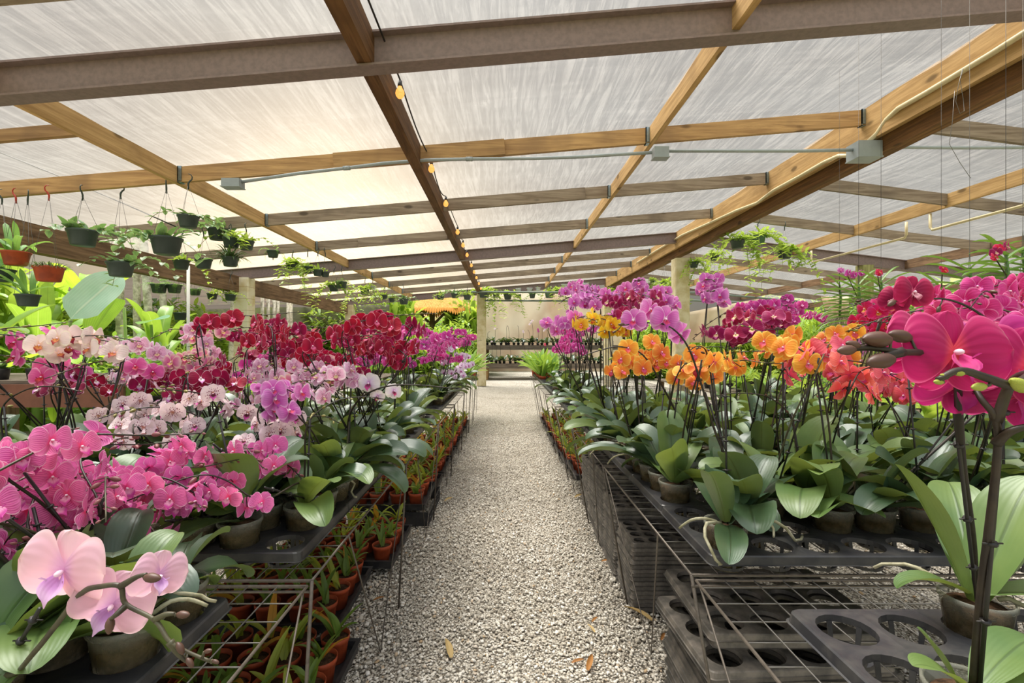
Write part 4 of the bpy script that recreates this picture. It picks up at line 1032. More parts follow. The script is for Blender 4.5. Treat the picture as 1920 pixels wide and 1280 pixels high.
# ------------------------------------------------------------------ wire benches
def bench(s, y0, y1, idx):
    xa, xb = (-.50, -2.06) if s == 'L' else (.50, 2.30)
    sg = -1 if s == 'L' else 1
    t = thing('wire_bench', f'{"rusty wire-mesh bench section" if s == "L" else "grey wire-mesh bench section"} on V legs, {SIDE[s]} side of path, {nth(idx)} from the front', 'bench', (xa, y0, 0), 0, 'wire bench sections')
    z = ZB_ - .007; Wd = abs(xb - xa); Ld = y1 - y0
    mb = MB()
    k = 0
    while k * .075 <= Wd: mb.tube([(sg * k * .075, 0, z), (sg * k * .075, Ld, z)], .0016, 4, 0, False); k += 1
    k = 0
    while k * .075 <= Ld: mb.tube([(0, k * .075, z - .004), (sg * Wd, k * .075, z - .004)], .0016, 4, 0, False); k += 1
    obj('wire_mesh', mb, M_WIREL, t)
    mb = MB()
    for a, b in (((0, 0, z), (0, Ld, z)), ((0, Ld, z), (sg * Wd, Ld, z)), ((sg * Wd, Ld, z), (sg * Wd, 0, z)), ((sg * Wd, 0, z), (0, 0, z)), ((0, 0, z - .03), (sg * Wd, 0, z - .03))):
        mb.tube([a, b], .0036, 6)
    obj('frame', mb, M_WIRE, t)
    for X in (0, sg * Wd):
        fx = X + (sg * .14 if (X == 0 and s == 'R') else (sg * .04 if X == 0 else 0))
        mb = MB(); mb.tube([(X, .0, z), (fx, .0 + (.06 if s == 'R' else 0), .0)], .0052 if s == 'L' else .0046, 6); obj('leg', mb, M_WIRE, t)
        mb = MB(); mb.tube([(X, Ld * .25, z), (fx, Ld * .72, .004), (X, Ld * .98, z)], .0028, 6); obj('brace', mb, M_WIRE, t)
    return t
for k, (a, b) in enumerate([(.02, 1.22), (1.25, 2.43), (2.46, 3.65), (3.68, 4.85), (4.88, 6.05), (6.08, 7.25), (7.28, 8.45), (8.48, 9.65)]): bench('L', a, b, k + 1)
for k, (a, b) in enumerate([(.02, 1.25), (1.28, 2.40), (2.43, 3.54), (3.57, 4.69), (4.72, 5.84), (5.87, 6.99), (7.02, 8.14), (8.17, 9.3)]): bench('R', a, b, k + 1)

# ------------------------------------------------------------------ stacks of empty trays under the right bench
PLUG = tray_mesh('plug_tray', 7, 4, .0765, .031, M_TRAYOLD, cups=False, skirt=.017, seg=16)
BIGT = tray_mesh('empty_tray', 4, 3, .135, .054, M_TRAYOLD, cups=False, skirt=.017, seg=20)
BIGC = tray_mesh('empty_tray_with_cups', 4, 3, .135, .054, M_TRAYOLD, cups=True, skirt=.017, seg=20)
rs_ = random.Random(12)
def stack(x, y, n_, me, nm, where, grp, jit=.006, lift=()):
    for k in range(n_):
        top = n_ - 1 - k
        z = .0215 * (k + 1) + (.03 if top < 2 and lift else 0)
        dx, dy = rs_.uniform(-jit, jit), rs_.uniform(-jit, jit); rz = rs_.uniform(-.012, .012)
        if top in lift: dx -= .03; dy -= .05; rz += .06
        o = put(nm, me, None, (x + dx, y + dy, z)); o.rotation_euler = (0, 0, rz)
        tag(o, f'dusty black empty tray in {where}, {"topmost" if top == 0 else nth(top + 1) + " down"}', 'tray', grp)
stack(.64, 1.44, 21, BIGT, 'empty_tray', 'the large-holed stack under the bench front', 'large-holed tray stack', .010, (2, 3))
stack(.66, 2.43, 16, PLUG, 'plug_tray', 'the small-holed stack behind the large-holed one', 'first small-holed tray stack')
stack(.65, 2.77, 19, PLUG, 'plug_tray', 'the second small-holed stack from the front', 'second small-holed tray stack')
stack(.66, 3.11, 23, PLUG, 'plug_tray', 'the third small-holed stack from the front', 'third small-holed tray stack')
stack(.67, 3.45, 24, PLUG, 'plug_tray', 'the fourth small-holed stack from the front', 'fourth small-holed tray stack')
stack(.68, 3.80, 19, PLUG, 'plug_tray', 'the last small-holed stack before terracotta pots', 'fifth small-holed tray stack')

# ------------------------------------------------------------------ seedlings in terracotta pots on the ground
M_SEED = [leaf_mat('seedling_leaf_green', '#4f7030', '#7f9a3c', None, .45, .3, '#b5cc3c'), leaf_mat('seedling_leaf_lime', '#8aa03a', '#b0b648', None, .45, .35, '#d0d84a'), leaf_mat('seedling_leaf_yellowed', '#d08a2c', '#c9a23a', None, .5, .3, '#e0b040')]
SEEDP = []
tp = MB(); tp.lathe([(.001, 0), (.038, 0), (.041, .004), (.0525, .082), (.056, .083), (.058, .104), (.0555, .104), (.053, .086)], 22); TPM = tp.mesh('pot', [M_TERRA])
ts = MB(); ts.lathe([(.053, .086), (.03, .092), (.001, .094)], 16); TSM = ts.mesh('soil', [M_SOIL])
rp_ = random.Random(5)
for k in range(10):
    t = thing('seedling_pot', 'x', 'potted plant', (0, 0, -5))
    put('pot', TPM, t); put('soil', TSM, t)
    mb = MB(); nl = rp_.choice((3, 4, 5, 6, 7, 8))
    for q in range(nl):
        an = rp_.uniform(0, 2 * PI)
        mb.blade((rp_.uniform(-.012, .012), rp_.uniform(-.012, .012), .092), an, rp_.uniform(.08, .20), rp_.uniform(.020, .038), elev=rp_.uniform(.7, 1.45), droop=rp_.uniform(.3, 1.7), fold=.3, n=7, h=1, shape='lance', mat=0 if rp_.random() < .87 else 1, twist=rp_.gauss(0, .3))
    obj('foliage', mb, [M_SEED[k % 2], M_SEED[2]], t)
    SEEDP.append(t)
def ground_tray(x, y, nx, ny, pitch, lb, grp, z=.03, cross=False):
    mb = MB(); W, D = nx * pitch, ny * pitch
    mb.box((0, 0, 0), (W, D, .006))
    mb.box((-.008, -.008, 0), (0, D + .008, .045)); mb.box((W, -.008, 0), (W + .008, D + .008, .045)); mb.box((0, -.008, 0), (W, 0, .045)); mb.box((0, D, 0), (W, D + .008, .045))
    mb.box((-.018, -.018, .040), (-.006, D + .018, .046)); mb.box((W + .006, -.018, .040), (W + .018, D + .018, .046)); mb.box((-.006, -.018, .040), (W + .006, -.006, .046)); mb.box((-.006, D + .006, .040), (W + .006, D + .018, .046))
    o = obj('ground_tray', mb, M_BLACK, None, False, (x, y, z)); tag(o, lb, 'tray', grp)
NP = [0]
def pots(s, trays):
    first = [True] * len(SEEDP); row0 = 0
    for ti, (xe, y0, nx, ny, z, pitch) in enumerate(trays):
        x0 = xe - nx * pitch if s == 'L' else xe
        sd_ = 'left' if s == 'L' else 'right'
        ground_tray(x0, y0, nx, ny, pitch, f'black tray of terracotta pots on the ground {sd_} of the path, {nth(ti + 1)} from the front', 'ground trays of seedling pots', z)
        for b in range(ny):
            for a in range(nx):
                col_ = (nx - 1 - a if s == 'L' else a)
                if rp_.random() < .05: continue
                k = rp_.randrange(len(SEEDP)); NP[0] += 1
                lb = f'terracotta seedling pot, ground tray {sd_} of path, {nth(row0 + b + 1)} row back, {nth(col_ + 1)} from path'
                loc = (x0 + (a + .5) * pitch + rp_.uniform(-.008, .008), y0 + (b + .5) * pitch + rp_.uniform(-.008, .008), z + .006)
                dup(SEEDP[k], loc, rp_.uniform(0, 6.28), lb, f'terracotta seedling pots {sd_} of the path')
        row0 += ny
pots('L', [(-.63, 1.50, 5, 4, .045, .135), (-.77, 2.20, 5, 4, .03, .135), (-.66, 2.80, 5, 4, .045, .135), (-.60, 3.56, 4, 4, .12, .14), (-.60, 4.18, 4, 3, .06, .14), (-.60, 4.70, 4, 4, .06, .14), (-.59, 5.36, 4, 3, .06, .14), (-.58, 5.9, 4, 3, .06, .14), (-.58, 6.5, 3, 4, .06, .15), (-.58, 7.3, 3, 4, .06, .15)])
pots('R', [(.64, 4.20, 4, 4, .16, .135), (.64, 4.82, 4, 4, .10, .135), (.63, 5.45, 4, 3, .08, .14), (.62, 6.0, 3, 4, .08, .15), (.62, 6.7, 3, 4, .08, .15), (.62, 7.5, 3, 4, .08, .15)])
for t in SEEDP:
    for ch in list(t.children): bpy.data.objects.remove(ch)
    bpy.data.objects.remove(t)
# black latticed crate under the third row of pots
mb = MB()
for k in range(14):
    y = k * .046
    mb.lathe([(.018, -.003), (.021, 0), (.018, .003), (.015, 0), (.018, -.003)], 12, 0, (.0, y + .02, .05), Vector((1, 0, 0)))
mb.box((-.004, 0, .0), (.004, .64, .012)); mb.box((-.004, 0, .09), (.004, .64, .10)); mb.box((-.56, -.004, 0), (0, .004, .10)); mb.box((-.56, .636, 0), (0, .644, .10)); mb.box((-.564, 0, 0), (-.556, .64, .10))
tag(obj('lattice_crate', mb, M_BLACK, None, False, (-.56, 3.54, .01)), 'black crate with looped lattice sides under the terracotta pots', 'crate')
print('pots', NP[0])
# ------------------------------------------------------------------ strap-leaved plants in clay pots at the far ends of both benches
M_STRAP = leaf_mat('strap_leaf', '#5f8f35', '#8fb848', None, .42, .35, '#c2dc50')
rq = random.Random(31)
def strap_plant(x, y, z, lb, grp):
    t = thing('strap_leaved_orchid', lb, 'potted plant', (x, y, z), 0, grp)
    put('pot', TPM, t); put('soil', TSM, t)
    mb = MB()
    for q in range(rq.randint(8, 12)):
        an = rq.uniform(0, 2 * PI); r_ = rq.uniform(0, .035)
        mb.blade((r_ * math.cos(an), r_ * math.sin(an), .09), an, rq.uniform(.30, .54), rq.uniform(.045, .07), elev=rq.uniform(.6, 1.4), droop=rq.uniform(.2, 1.4), fold=.3, n=7, h=1, shape='strap')
    obj('foliage', mb, M_STRAP, t); return t
for s, sg in (('left', -1), ('right', 1)):
    for k in range(14):
        rowk, c_ = divmod(k, 2)
        strap_plant(sg * (.60 + .17 * c_ + rq.uniform(-.02, .02)), 7.55 + .27 * rowk + rq.uniform(-.03, .03), ZB_, f'green strap-leaved orchid in clay pot, far end of {s} bench, {nth(rowk + 1)} row, {"path edge" if c_ == 0 else "second in"}', f'strap-leaved orchids on the {s} bench')

# ------------------------------------------------------------------ hanging pots
M_HOYA = leaf_mat('hoya_leaf', '#5d8a5a', '#86a878', '#4d7048', .38, .22, '#a8cc60', edge='#a9b87c')
M_VINE = leaf_mat('vine_leaf', '#79a23c', '#a9c450', None, .45, .4, '#d2e65a')
M_DARKL = leaf_mat('narrow_dark_leaf', '#3f5a36', '#5c7a48', None, .45, .2, '#8fae48')
M_FERN = leaf_mat('fern_leaf', '#5f9a48', '#86b860', None, .5, .35, '#b8dc60')
M_VSTEM = plain('vine_stem', '#8a8a4c', .6)
M_GPOT2 = plain('bright_green_pot_plastic', '#56775c', .45, 0, .4, .15, 10)
M_WPOT = plain('pale_lavender_pot', '#c9c9d8', .45)
hp = random.Random(77)
def leaf_on(mb, p, L, W, mat=0, shape='lance', up=.3, az=None, droop=.7):
    mb.blade(p, hp.uniform(0, 2 * PI) if az is None else az, L * 1.25, W * 1.25, elev=hp.uniform(-.6, .6) + up, droop=droop, fold=.2, n=5, h=1, shape=shape, mat=mat)
def hang(px, py, wpx, Y, kind, words_, grp=None, pot='dark', hook='dark', hz=None):
    c = at(px, py, Y); R = wpx * Y / F / 2; H = R * 1.15
    t = thing('hanging_pot', words_, 'hanging pot', (c.x, c.y, c.z - H), hp.uniform(0, 6), grp)
    mb = MB(); mb.lathe([(.001, 0), (R * .70, 0), (R * .74, .006), (R * .93, H * .86), (R * .99, H * .87), (R * 1.02, H), (R * .97, H), (R * .9, H * .86)], 18)
    obj('pot', mb, {'dark': M_GPOT, 'terra': M_TERRA, 'green': M_GPOT2, 'white': M_WPOT}[pot], t)
    mb = MB(); mb.lathe([(R * .9, H * .86), (R * .5, H * .92), (.001, H * .93)], 12); obj('soil', mb, M_SOIL, t)
    top = (hz if hz is not None else roof(c.x) - .15) - (c.z - H)
    ap = top - .07
    hm = MB()
    for q in range(3):
        a = q * 2.094; hm.tube([(R * math.cos(a), R * math.sin(a), H), (.004 * math.cos(a), .004 * math.sin(a), ap)], .0016 if Y < 8 else .0022, 4)
    obj('hanger_wire', hm, M_WIREL, t)
    hk = MB(); hk.tube([(0, 0, ap - .03), (0, 0, ap + .02), (.012, 0, ap + .045), (.026, 0, ap + .06), (.03, 0, ap + .085), (.018, 0, ap + .105), (0, 0, ap + .108)], [.006, .008, .007, .006, .005, .004, .003], 6)
    obj('hook', hk, M_HOOKR if hook == 'red' else M_GPOT, t)
    mb = MB(); mat = {'hoya': M_HOYA, 'vine': M_VINE, 'spider': M_DARKL, 'fern': M_FERN, 'cactus': M_FERN, 'moss': M_DARKL, 'bare': M_HOYA, 'sprig': M_VINE}[kind]
    st = MB(); has = False
    def runner(L, n_, lf, lw, sag):
        nonlocal has
        a = hp.uniform(0, 2 * PI); p = Vector((R * .5 * math.cos(a), R * .5 * math.sin(a), H * .92)); d = Vector((math.cos(a), math.sin(a), hp.uniform(.2, .9))); pts = []
        for j in range(n_ + 1):
            pts.append(p.copy())
            if j > 0:
                for e in (-1, 1):
                    if hp.random() < .8: leaf_on(mb, p, lf * hp.uniform(.7, 1.1), lw, up=.1, az=math.atan2(d.y, d.x) + e * 1.3, shape='lance')
            p = p + d.normalized() * L / n_; d += Vector((hp.gauss(0, .2), hp.gauss(0, .2), -sag))
        st.tube(pts, .0025, 4); has = True
    if kind == 'hoya':
        for q in range(12): leaf_on(mb, (hp.uniform(-R, R) * .6, hp.uniform(-R, R) * .6, H * .93), hp.uniform(.6, 1.1) * R, R * .46, up=.6)
        for q in range(5): runner(hp.uniform(1.5, 4.5) * R, 6, R * .62, R * .36, .35)
    elif kind == 'vine':
        for q in range(24): leaf_on(mb, (hp.uniform(-R, R) * .8, hp.uniform(-R, R) * .8, H * .95), hp.uniform(.7, 1.5) * R, R * .42, up=.6)
        for q in range(9): runner(hp.uniform(3, 10) * R, 12, R * .8, R * .34, .42)
    elif kind == 'sprig':
        for q in range(14): leaf_on(mb, (hp.uniform(-R, R) * .6, hp.uniform(-R, R) * .6, H * .93), hp.uniform(.6, 1.3) * R, R * .36, up=.8)
        for q in range(3): runner(hp.uniform(2, 5) * R, 8, R * .6, R * .3, .35)
    elif kind == 'spider':
        for q in range(70):
            a = hp.uniform(0, 2 * PI); mb.blade((R * .5 * math.cos(a), R * .5 * math.sin(a), H * .9), a, R * hp.uniform(1.3, 2.6), R * .2, elev=hp.uniform(.0, 1.3), droop=hp.uniform(1.4, 2.6), n=6, h=1, shape='lance')
    elif kind == 'fern':
        for q in range(11):
            a = hp.uniform(0, 2 * PI); L = R * hp.uniform(1.6, 3); p = Vector((R * .4 * math.cos(a), R * .4 * math.sin(a), H * .9)); e = hp.uniform(.3, 1.1)
            for j in range(12):
                p = p + Vector((math.cos(a) * math.cos(e), math.sin(a) * math.cos(e), math.sin(e))) * L / 12; e -= .23
                for g in (-1, 1): mb.blade(p, a + g * 1.4, R * .42 * (1 - j / 15), R * .12, elev=-.2, droop=.3, n=2, h=1, shape='lance')
    elif kind == 'cactus':
        for q in range(8): mb.blade((hp.uniform(-R, R) * .5, hp.uniform(-R, R) * .5, H * .9), hp.uniform(0, 6.3), R * hp.uniform(2, 4.2), R * .5, elev=hp.uniform(.5, 1.5), droop=hp.uniform(.1, 2.), n=8, h=1, shape='strap', wave=.12)
    elif kind == 'moss':
        for q in range(220):
            a = hp.uniform(0, 2 * PI); r_ = R * math.sqrt(hp.random()) * 1.05
            mb.blade((r_ * math.cos(a), r_ * math.sin(a), H * .9), a, R * hp.uniform(.3, .8), R * .06, elev=hp.uniform(.2, 1.4), droop=2.4, n=4, h=1, shape='lance')
    elif kind == 'bare':
        for q in range(2): leaf_on(mb, (hp.uniform(-R, R) * .5, hp.uniform(-R, R) * .5, H * .93), R * .9, R * .4, up=.3)
    obj('foliage', mb, mat, t)
    if has: obj('vine_stem', st, M_VSTEM, t)
    return t
G1 = 'hanging pots along the eave side'
HP = [
 (155, 432, 50, 4.36, 'hoya', 'dark green hanging pot with a few oval leaves, second purlin, nearest the old eave beam'),
 (312, 446, 54, 4.36, 'hoya', 'large dark hanging pot of trailing blue-green hoya below the first rafter'),
 (353, 405, 37, 4.30, 'hoya', 'hanging pot hooked on the corner where golden purlin meets rafter'),
 (92, 500, 48, 4.3, 'moss', 'terracotta hanging basket of wiry moss-like plant on a red hook'),
 (30, 472, 44, 4.3, 'cactus', 'terracotta hanging pot of flat strappy cactus on a red hook by the left edge'),
 (4, 505, 40, 4.3, 'cactus', 'dark hanging pot with wide twisted leaf, half out of view at the left edge'),
 (52, 552, 38, 4.36, 'cactus', 'low black hanging pot with long hanging leaves and a red tag'),
 (226, 492, 46, 4.4, 'hoya', 'dark hanging pot with long bare hoya vine in front of the white trunks'),
 (408, 429, 36, 5.94, 'hoya', 'dark hanging pot high on the third purlin beside rafter, rounded leaves'),
 (434, 446, 32, 5.94, 'sprig', 'dark hanging pot of small leaves just beside the rounded-leaf one'),
 (462, 452, 28, 5.94, 'sprig', 'small dark hanging pot, third of the group on the third purlin'),
 (340, 488, 29, 5.94, 'sprig', 'dark hanging pot above the thin white pole with bright sprigs'),
 (382, 486, 30, 5.94, 'bare', 'nearly bare dark hanging pot over the white trunks'),
 (432, 482, 30, 5.9, 'spider', 'hanging pot of drooping narrow dark leaves in front of the banded post'),
 (512, 470, 22, 7.54, 'fern', 'ferny hanging pot trailing beside the banded post'),
 (548, 494, 22, 7.54, 'vine', 'first of four small hanging pots past the banded post, trailing vine'),
 (577, 500, 20, 7.54, 'sprig', 'second of four small hanging pots past the banded post'),
 (596, 506, 19, 7.54, 'sprig', 'third of four small hanging pots past the banded post'),
 (610, 510, 16, 7.6, 'bare', 'last of four small hanging pots past the banded post'),
 (298, 533, 28, 7.6, 'fern', 'low hanging pot of green fern before the white trunks'),
 (327, 534, 26, 7.7, 'fern', 'low hanging pot beside the fern one, pale trailing leaves'),
 (338, 586, 24, 7.6, 'bare', 'lowest hanging pot, bare, beside the thin white pole'),
 (366, 542, 20, 8.6, 'fern', 'far hanging pot with reddish leaves behind the thin white pole'),
 (398, 550, 19, 8.8, 'sprig', 'far hanging pot with a red tag beside the banded post'),
 (432, 552, 20, 8.8, 'sprig', 'far dark hanging pot against the banded post'),
 (626, 535, 19, 9.1, 'vine', 'trailing hanging pot under the mid steel beam'),
 (640, 528, 22, 9.1, 'fern', 'ferny hanging pot at the white post'),
 (684, 541, 18, 10.74, 'vine', 'hanging pot of trailing vine beyond the white post'),
 (699, 537, 10, 10.74, 'bare', 'tiny white hanging pot beyond the white post'),
 (720, 553, 14, 12.3, 'sprig', 'small dark hanging pot, first of three over the crimson orchids'),
 (735, 559, 12, 12.3, 'sprig', 'small dark hanging pot, second of three over the crimson orchids'),
 (757, 560, 18, 12.3, 'hoya', 'small dark hanging pot, third of three over the crimson orchids'),
 (826, 553, 15, 13.9, 'sprig', 'far hanging pot above the thatched hut'),
 (853, 550, 15, 13.9, 'hoya', 'far leafy hanging pot above the thatched hut'),
 (876, 553, 15, 13.9, 'sprig', 'far hanging pot just before the post at the path end'),
 (908, 545, 22, 15.1, 'vine', 'leafy hanging pot against the post at the path end'),
 (930, 550, 13, 15.1, 'sprig', 'dark hanging pot just past the post at the path end'),
 (952, 552, 16, 15.1, 'vine', 'trailing dark hanging pot over the far table'),
 (972, 552, 11, 15.1, 'bare', 'dark pot below the first pale hanging pot'),
 (998, 552, 12, 15.1, 'hoya', 'dark leafy pot below the second pale hanging pot'),
 (1030, 548, 18, 15.1, 'sprig', 'mid green hanging pot over the far table'),
 (1046, 543, 13, 15.1, 'vine', 'trailing green hanging pot right of the mid green one'),
 (1104, 553, 13, 15.1, 'sprig', 'green hanging pot near the lilac orchids'),
 (1094, 546, 10, 15.1, 'sprig', 'small green hanging pot near the lilac orchids'),
 (1150, 545, 16, 14.8, 'vine', 'leafy hanging pot above the lilac orchids'),
 (972, 541, 11, 15.1, 'bare', 'first pale lavender hanging pot from the path end post'),
 (993, 540, 11, 15.1, 'bare', 'second pale lavender hanging pot from the path end post'),
 (1009, 539, 10, 15.1, 'bare', 'third pale lavender hanging pot from the path end post'),
 (1058, 533, 12, 15.1, 'bare', 'fourth pale lavender hanging pot from the path end post'),
 (1098, 531, 12, 15.1, 'bare', 'fifth pale lavender hanging pot from the path end post'),
 (1383, 450, 27, 7.5, 'vine', 'tilted green hanging pot spilling yellow-green leaves under the ridge'),
 (1421, 443, 28, 7.5, 'vine', 'bright green hanging pot in the middle of the vine cluster'),
 (1471, 470, 26, 7.5, 'vine', 'bright green bushy hanging pot at the outer end of the vine cluster'),
 (1301, 492, 17, 9.0, 'vine', 'leafy hanging pot in front of the ridge post'),
 (1340, 478, 17, 9.0, 'vine', 'small hanging pot right beside the ridge post'),
 (1223, 525, 10, 11.8, 'vine', 'small far hanging pot with yellow flower spike'),
 (1246, 530, 16, 11.5, 'vine', 'far bushy hanging pot left of the ridge post'),
 (1268, 533, 20, 9.8, 'vine', 'leafy hanging pot low on the ridge post'),
 (1176, 540, 14, 13.5, 'vine', 'far leafy hanging pot under the ridge beam end'),
]
for e in HP:
    x, y, w_, Y, k, lb = e
    pt = 'terra' if 'terracotta' in lb else 'green' if 'green hanging' in lb and 'bright' in lb else 'white' if ('lavender' in lb or 'white' in lb and 'tiny' in lb) else 'green' if 'mid green' in lb else 'dark'
    hang(x, y, w_, Y, k, lb, G1 if x < 640 else 'hanging pots farther on', pt, 'red' if 'red hook' in lb else 'dark')

# ------------------------------------------------------------------ vandas hung bare-rooted beyond the right bench
M_VANDA = leaf_mat('vanda_leaf', '#4a7434', '#6f9444', '#3c5e28', .4, .25, '#a0c448')
def vanda(px, py, Y, H, L, lb, fl=()):
    c = at(px, py + 28, Y); r = random.Random(int(px))
    t = thing('vanda_orchid', lb, 'orchid', c, r.uniform(-.5, .5), 'vanda orchids hung beyond the bench')
    mb = MB(); mb.tube([(0, 0, -H * .6), (.01, 0, 0), (0, 0, H * .4)], [.008, .009, .006], 6); obj('stem', mb, M_VANDA, t)
    mb = MB(); n_ = int(H / .0125)
    for k in range(n_):
        z = -H * .55 + H * .95 * k / n_; s = (k % 2) * PI + r.gauss(0, .16)
        q = k / n_
        mb.blade((0, 0, z), s, L * (.9 + .2 * r.random()) * (1 - .25 * q ** 2), .020, elev=.12 + .85 * q ** 5, droop=.75 + .5 * r.random() - .3 * q, fold=.5, n=8, h=1, shape='strap')
    obj('foliage', mb, M_VANDA, t)
    mb = MB()
    for k in range(26):
        p = Vector((r.gauss(0, .02), r.gauss(0, .02), -H * .55)); pts = []; d = Vector((r.gauss(0, .7), r.gauss(0, .7), -.6))
        for j in range(6): pts.append(p.copy()); p = p + d.normalized() * .03; d += Vector((r.gauss(0, .5), r.gauss(0, .5), -.15))
        mb.tube(pts, .0032, 4)
    obj('root_net', mb, M_ROOT, t)
    top = roof(c.x) - c.z - .02
    mb = MB()
    for sx in (-1, 0, 1): mb.tube([(.02 * sx, .01 * sx, -H * .5), (.0, 0, H * .7), (0, 0, top)], .0009, 4)
    obj('hanger_wire', mb, M_WIREL, t)
    if fl:
        sp = MB(); sp.tube([(0, 0, H * .1)] + [at(*f[:3]) - c for f in fl], .0025, 5)
        M_ = t.matrix_basis.inverted() if False else None
        so_ = obj('flower_spike', sp, M_SPIKEG, t)
        for f in fl:
            put('flower', FLOW[f[3]][0], so_, M=face_matrix(at(*f[:3]) - c + Vector((0, -.015, 0)), Vector((r.uniform(-.5, .5), -1, r.uniform(-.2, .3))), f[4], r.uniform(-.3, .3)))
        t.rotation_euler = (0, 0, 0)
    return t
vanda(1610, 545, 3.0, .34, .24, 'vanda orchid with bright magenta flowers in front of the green-stained post', [(1587, 512, 2.95, 'magenta', .05), (1598, 516, 2.95, 'magenta', .05), (1612, 512, 2.95, 'magenta', .045)])
vanda(1652, 540, 2.85, .34, .22, 'vanda orchid with one red bloom, second from the green-stained post', [(1645, 511, 2.8, 'redmag', .05)])
vanda(1574, 530, 3.6, .25, .2, 'small pale-flowered vanda behind the magenta one', [(1574, 507, 3.55, 'lilac', .05), (1583, 510, 3.55, 'palelilac', .045)])
vanda(1818, 525, 2.35, .34, .27, 'large fan-leaved vanda orchid out of flower over the hot magenta orchids')
vanda(1765, 545, 2.7, .26, .22, 'vanda orchid with small red bloom behind the large fan-leaved one', [(1767, 508, 2.68, 'redmag', .04), (1763, 502, 2.68, 'redmag', .035)])
vanda(1886, 500, 1.95, .28, .20, 'vanda orchid with purple-pink blooms high by the outer edge', [(1860, 474, 1.9, 'wine', .045), (1866, 466, 1.9, 'redmag', .04), (1858, 482, 1.9, 'redmag', .04), (1880, 463, 1.9, 'wine', .045)])
vanda(1918, 490, 2.1, .30, .24, 'vanda orchid with arching leaves cut by the picture edge')

# ------------------------------------------------------------------ left side: old table, tropical plants, white trunks, shade cloth
t = thing('staging_table', 'brown weathered plank table behind the pink orchids', 'table', (-4.3, 4.2, 0))
mb = MB(); mb.box((-1.2, 0, .98), (.97, 1.1, 1.03)); obj('table_top', mb, M_WOODT, t, False)
mb = MB(); mb.box((-1.2, -.03, .80), (.97, .0, 1.0)); obj('apron', mb, plain('brown_painted_board', '#7d5240', .7, 0, .3, .2, 8, .2), t, False)
for x in (-1.1, .78):
    for y in (.04, .95):
        mb = MB(); mb.box((x, y, 0), (x + .1, y + .1, .98)); obj('leg', mb, M_WOODZ, t, False)
smallpot = MB(); smallpot.lathe([(.001, 0), (.045, 0), (.058, .09), (.061, .1), (.055, .1), (.054, .085), (.001, .085)], 14); SPM = smallpot.mesh('pot', [M_BLACK])
for k in range(11):
    x, y = -5.3 + .19 * k, 4.34 + .1 * (k % 2)
    q = thing('small_black_pot', f'small black potted seedling on the brown plank table, {nth(k + 1)} from its outer end', 'potted plant', (x, y, 1.03), 0, 'small black pots on the plank table')
    put('pot', SPM, q); mb = MB()
    for e in range(14): mb.blade((0, 0, .085), hp.uniform(0, 6.3), hp.uniform(.06, .13), .035, elev=hp.uniform(.2, 1.3), droop=1., n=4, h=1, shape='lance')
    obj('foliage', mb, M_DARKL if k % 3 else M_VINE, q)
M_BAN = leaf_mat('banana_leaf', '#6f9c38', '#93bb46', '#c0d488', .4, .4, '#c4e04c', stripes=.25)
M_BANP = leaf_mat('pale_banana_leaf', '#a3cdb6', '#bcdcc8', '#e2ecd8', .35, .3, '#c0e4a8', stripes=.15)
M_EAR = leaf_mat('elephant_ear_leaf', '#86b832', '#b0d840', '#5c7e28', .42, .5, '#d2f04a', stripes=.35)
M_EARB = leaf_mat('bluegreen_ear_leaf', '#6fae8a', '#8fc49a', '#9ac878', .4, .4, '#b8e06a', stripes=.2)
M_TRUNK = plain('pale_ringed_trunk', '#efe9d6', .8, 0, .2, .25, 9, .3, col2='#a39c84')
M_STEMG = plain('green_leaf_stalk', '#7fa048', .6)
bp_ = random.Random(8)
def big_leaf_plant(x, y, h, n_, mat, lb, shape='banana', L=(.9, 1.4), W=(.28, .42), cat='tropical plant', name='banana_plant', grp=None):
    t = thing(name, lb, cat, (x, y, 0), 0, grp)
    st = MB(); st.tube([(0, 0, 0), (.02, 0, h * .4), (0, .02, h * .7)], [.09, .07, .05], 8); obj('stem', st, M_STEMG, t)
    for k in range(n_):
        a = 2 * PI * k / n_ + bp_.uniform(-.4, .4); e = bp_.uniform(.7, 1.35)
        p0 = Vector((0, 0, h * .55)); p1 = p0 + Vector((math.cos(a) * .15, math.sin(a) * .15, h * bp_.uniform(.15, .4)))
        mb = MB(); mb.tube([p0, p0.lerp(p1, .5) + Vector((0, 0, .05)), p1], .014, 5, 1)
        mb.blade(p1, a, bp_.uniform(*L), bp_.uniform(*W), elev=e if shape == 'banana' else -.3, droop=bp_.uniform(.7, 1.7), fold=.2, n=12, h=3, shape=shape, wave=.05)
        obj('leaf', mb, [mat, M_STEMG], t)
    return t
# the one large pale leaf and the two round ears
t = thing('banana_plant', 'banana plant with one large pale blue-green leaf facing the path', 'tropical plant', at(118, 645, 4.9).to_tuple()[:2] + (0,))
O = Vector(t.location); b0 = at(133, 598, 4.9) - O
mb = MB(); mb.tube([(0, 0, 0), (.05, .0, .6), at(124, 640, 4.9) - O, b0], [.05, .04, .022, .016], 8); obj('stem', mb, M_STEMG, t)
mb = MB(); mb.blade(b0, math.radians(52), .64, .38, elev=.95, droop=.25, fold=.12, n=14, h=4, shape='banana', wave=.03, roll=.9); obj('leaf', mb, M_BANP, t)
t = thing('elephant_ear', 'elephant ear plant with a bright yellow-green ribbed leaf', 'tropical plant', at(225, 700, 5.6).to_tuple()[:2] + (0,))
O = Vector(t.location); b0 = at(222, 575, 5.6) - O
mb = MB(); mb.tube([(0, 0, 0), (.02, .1, .8), b0 + Vector((.02, .06, 0))], .016, 6); obj('stem', mb, M_STEMG, t)
mb = MB(); mb.blade(b0 + Vector((-.02, 0, .10)), math.radians(-100), .52, .48, elev=-.95, droop=.2, fold=.10, n=14, h=4, shape='heart'); obj('leaf', mb, M_EAR, t)
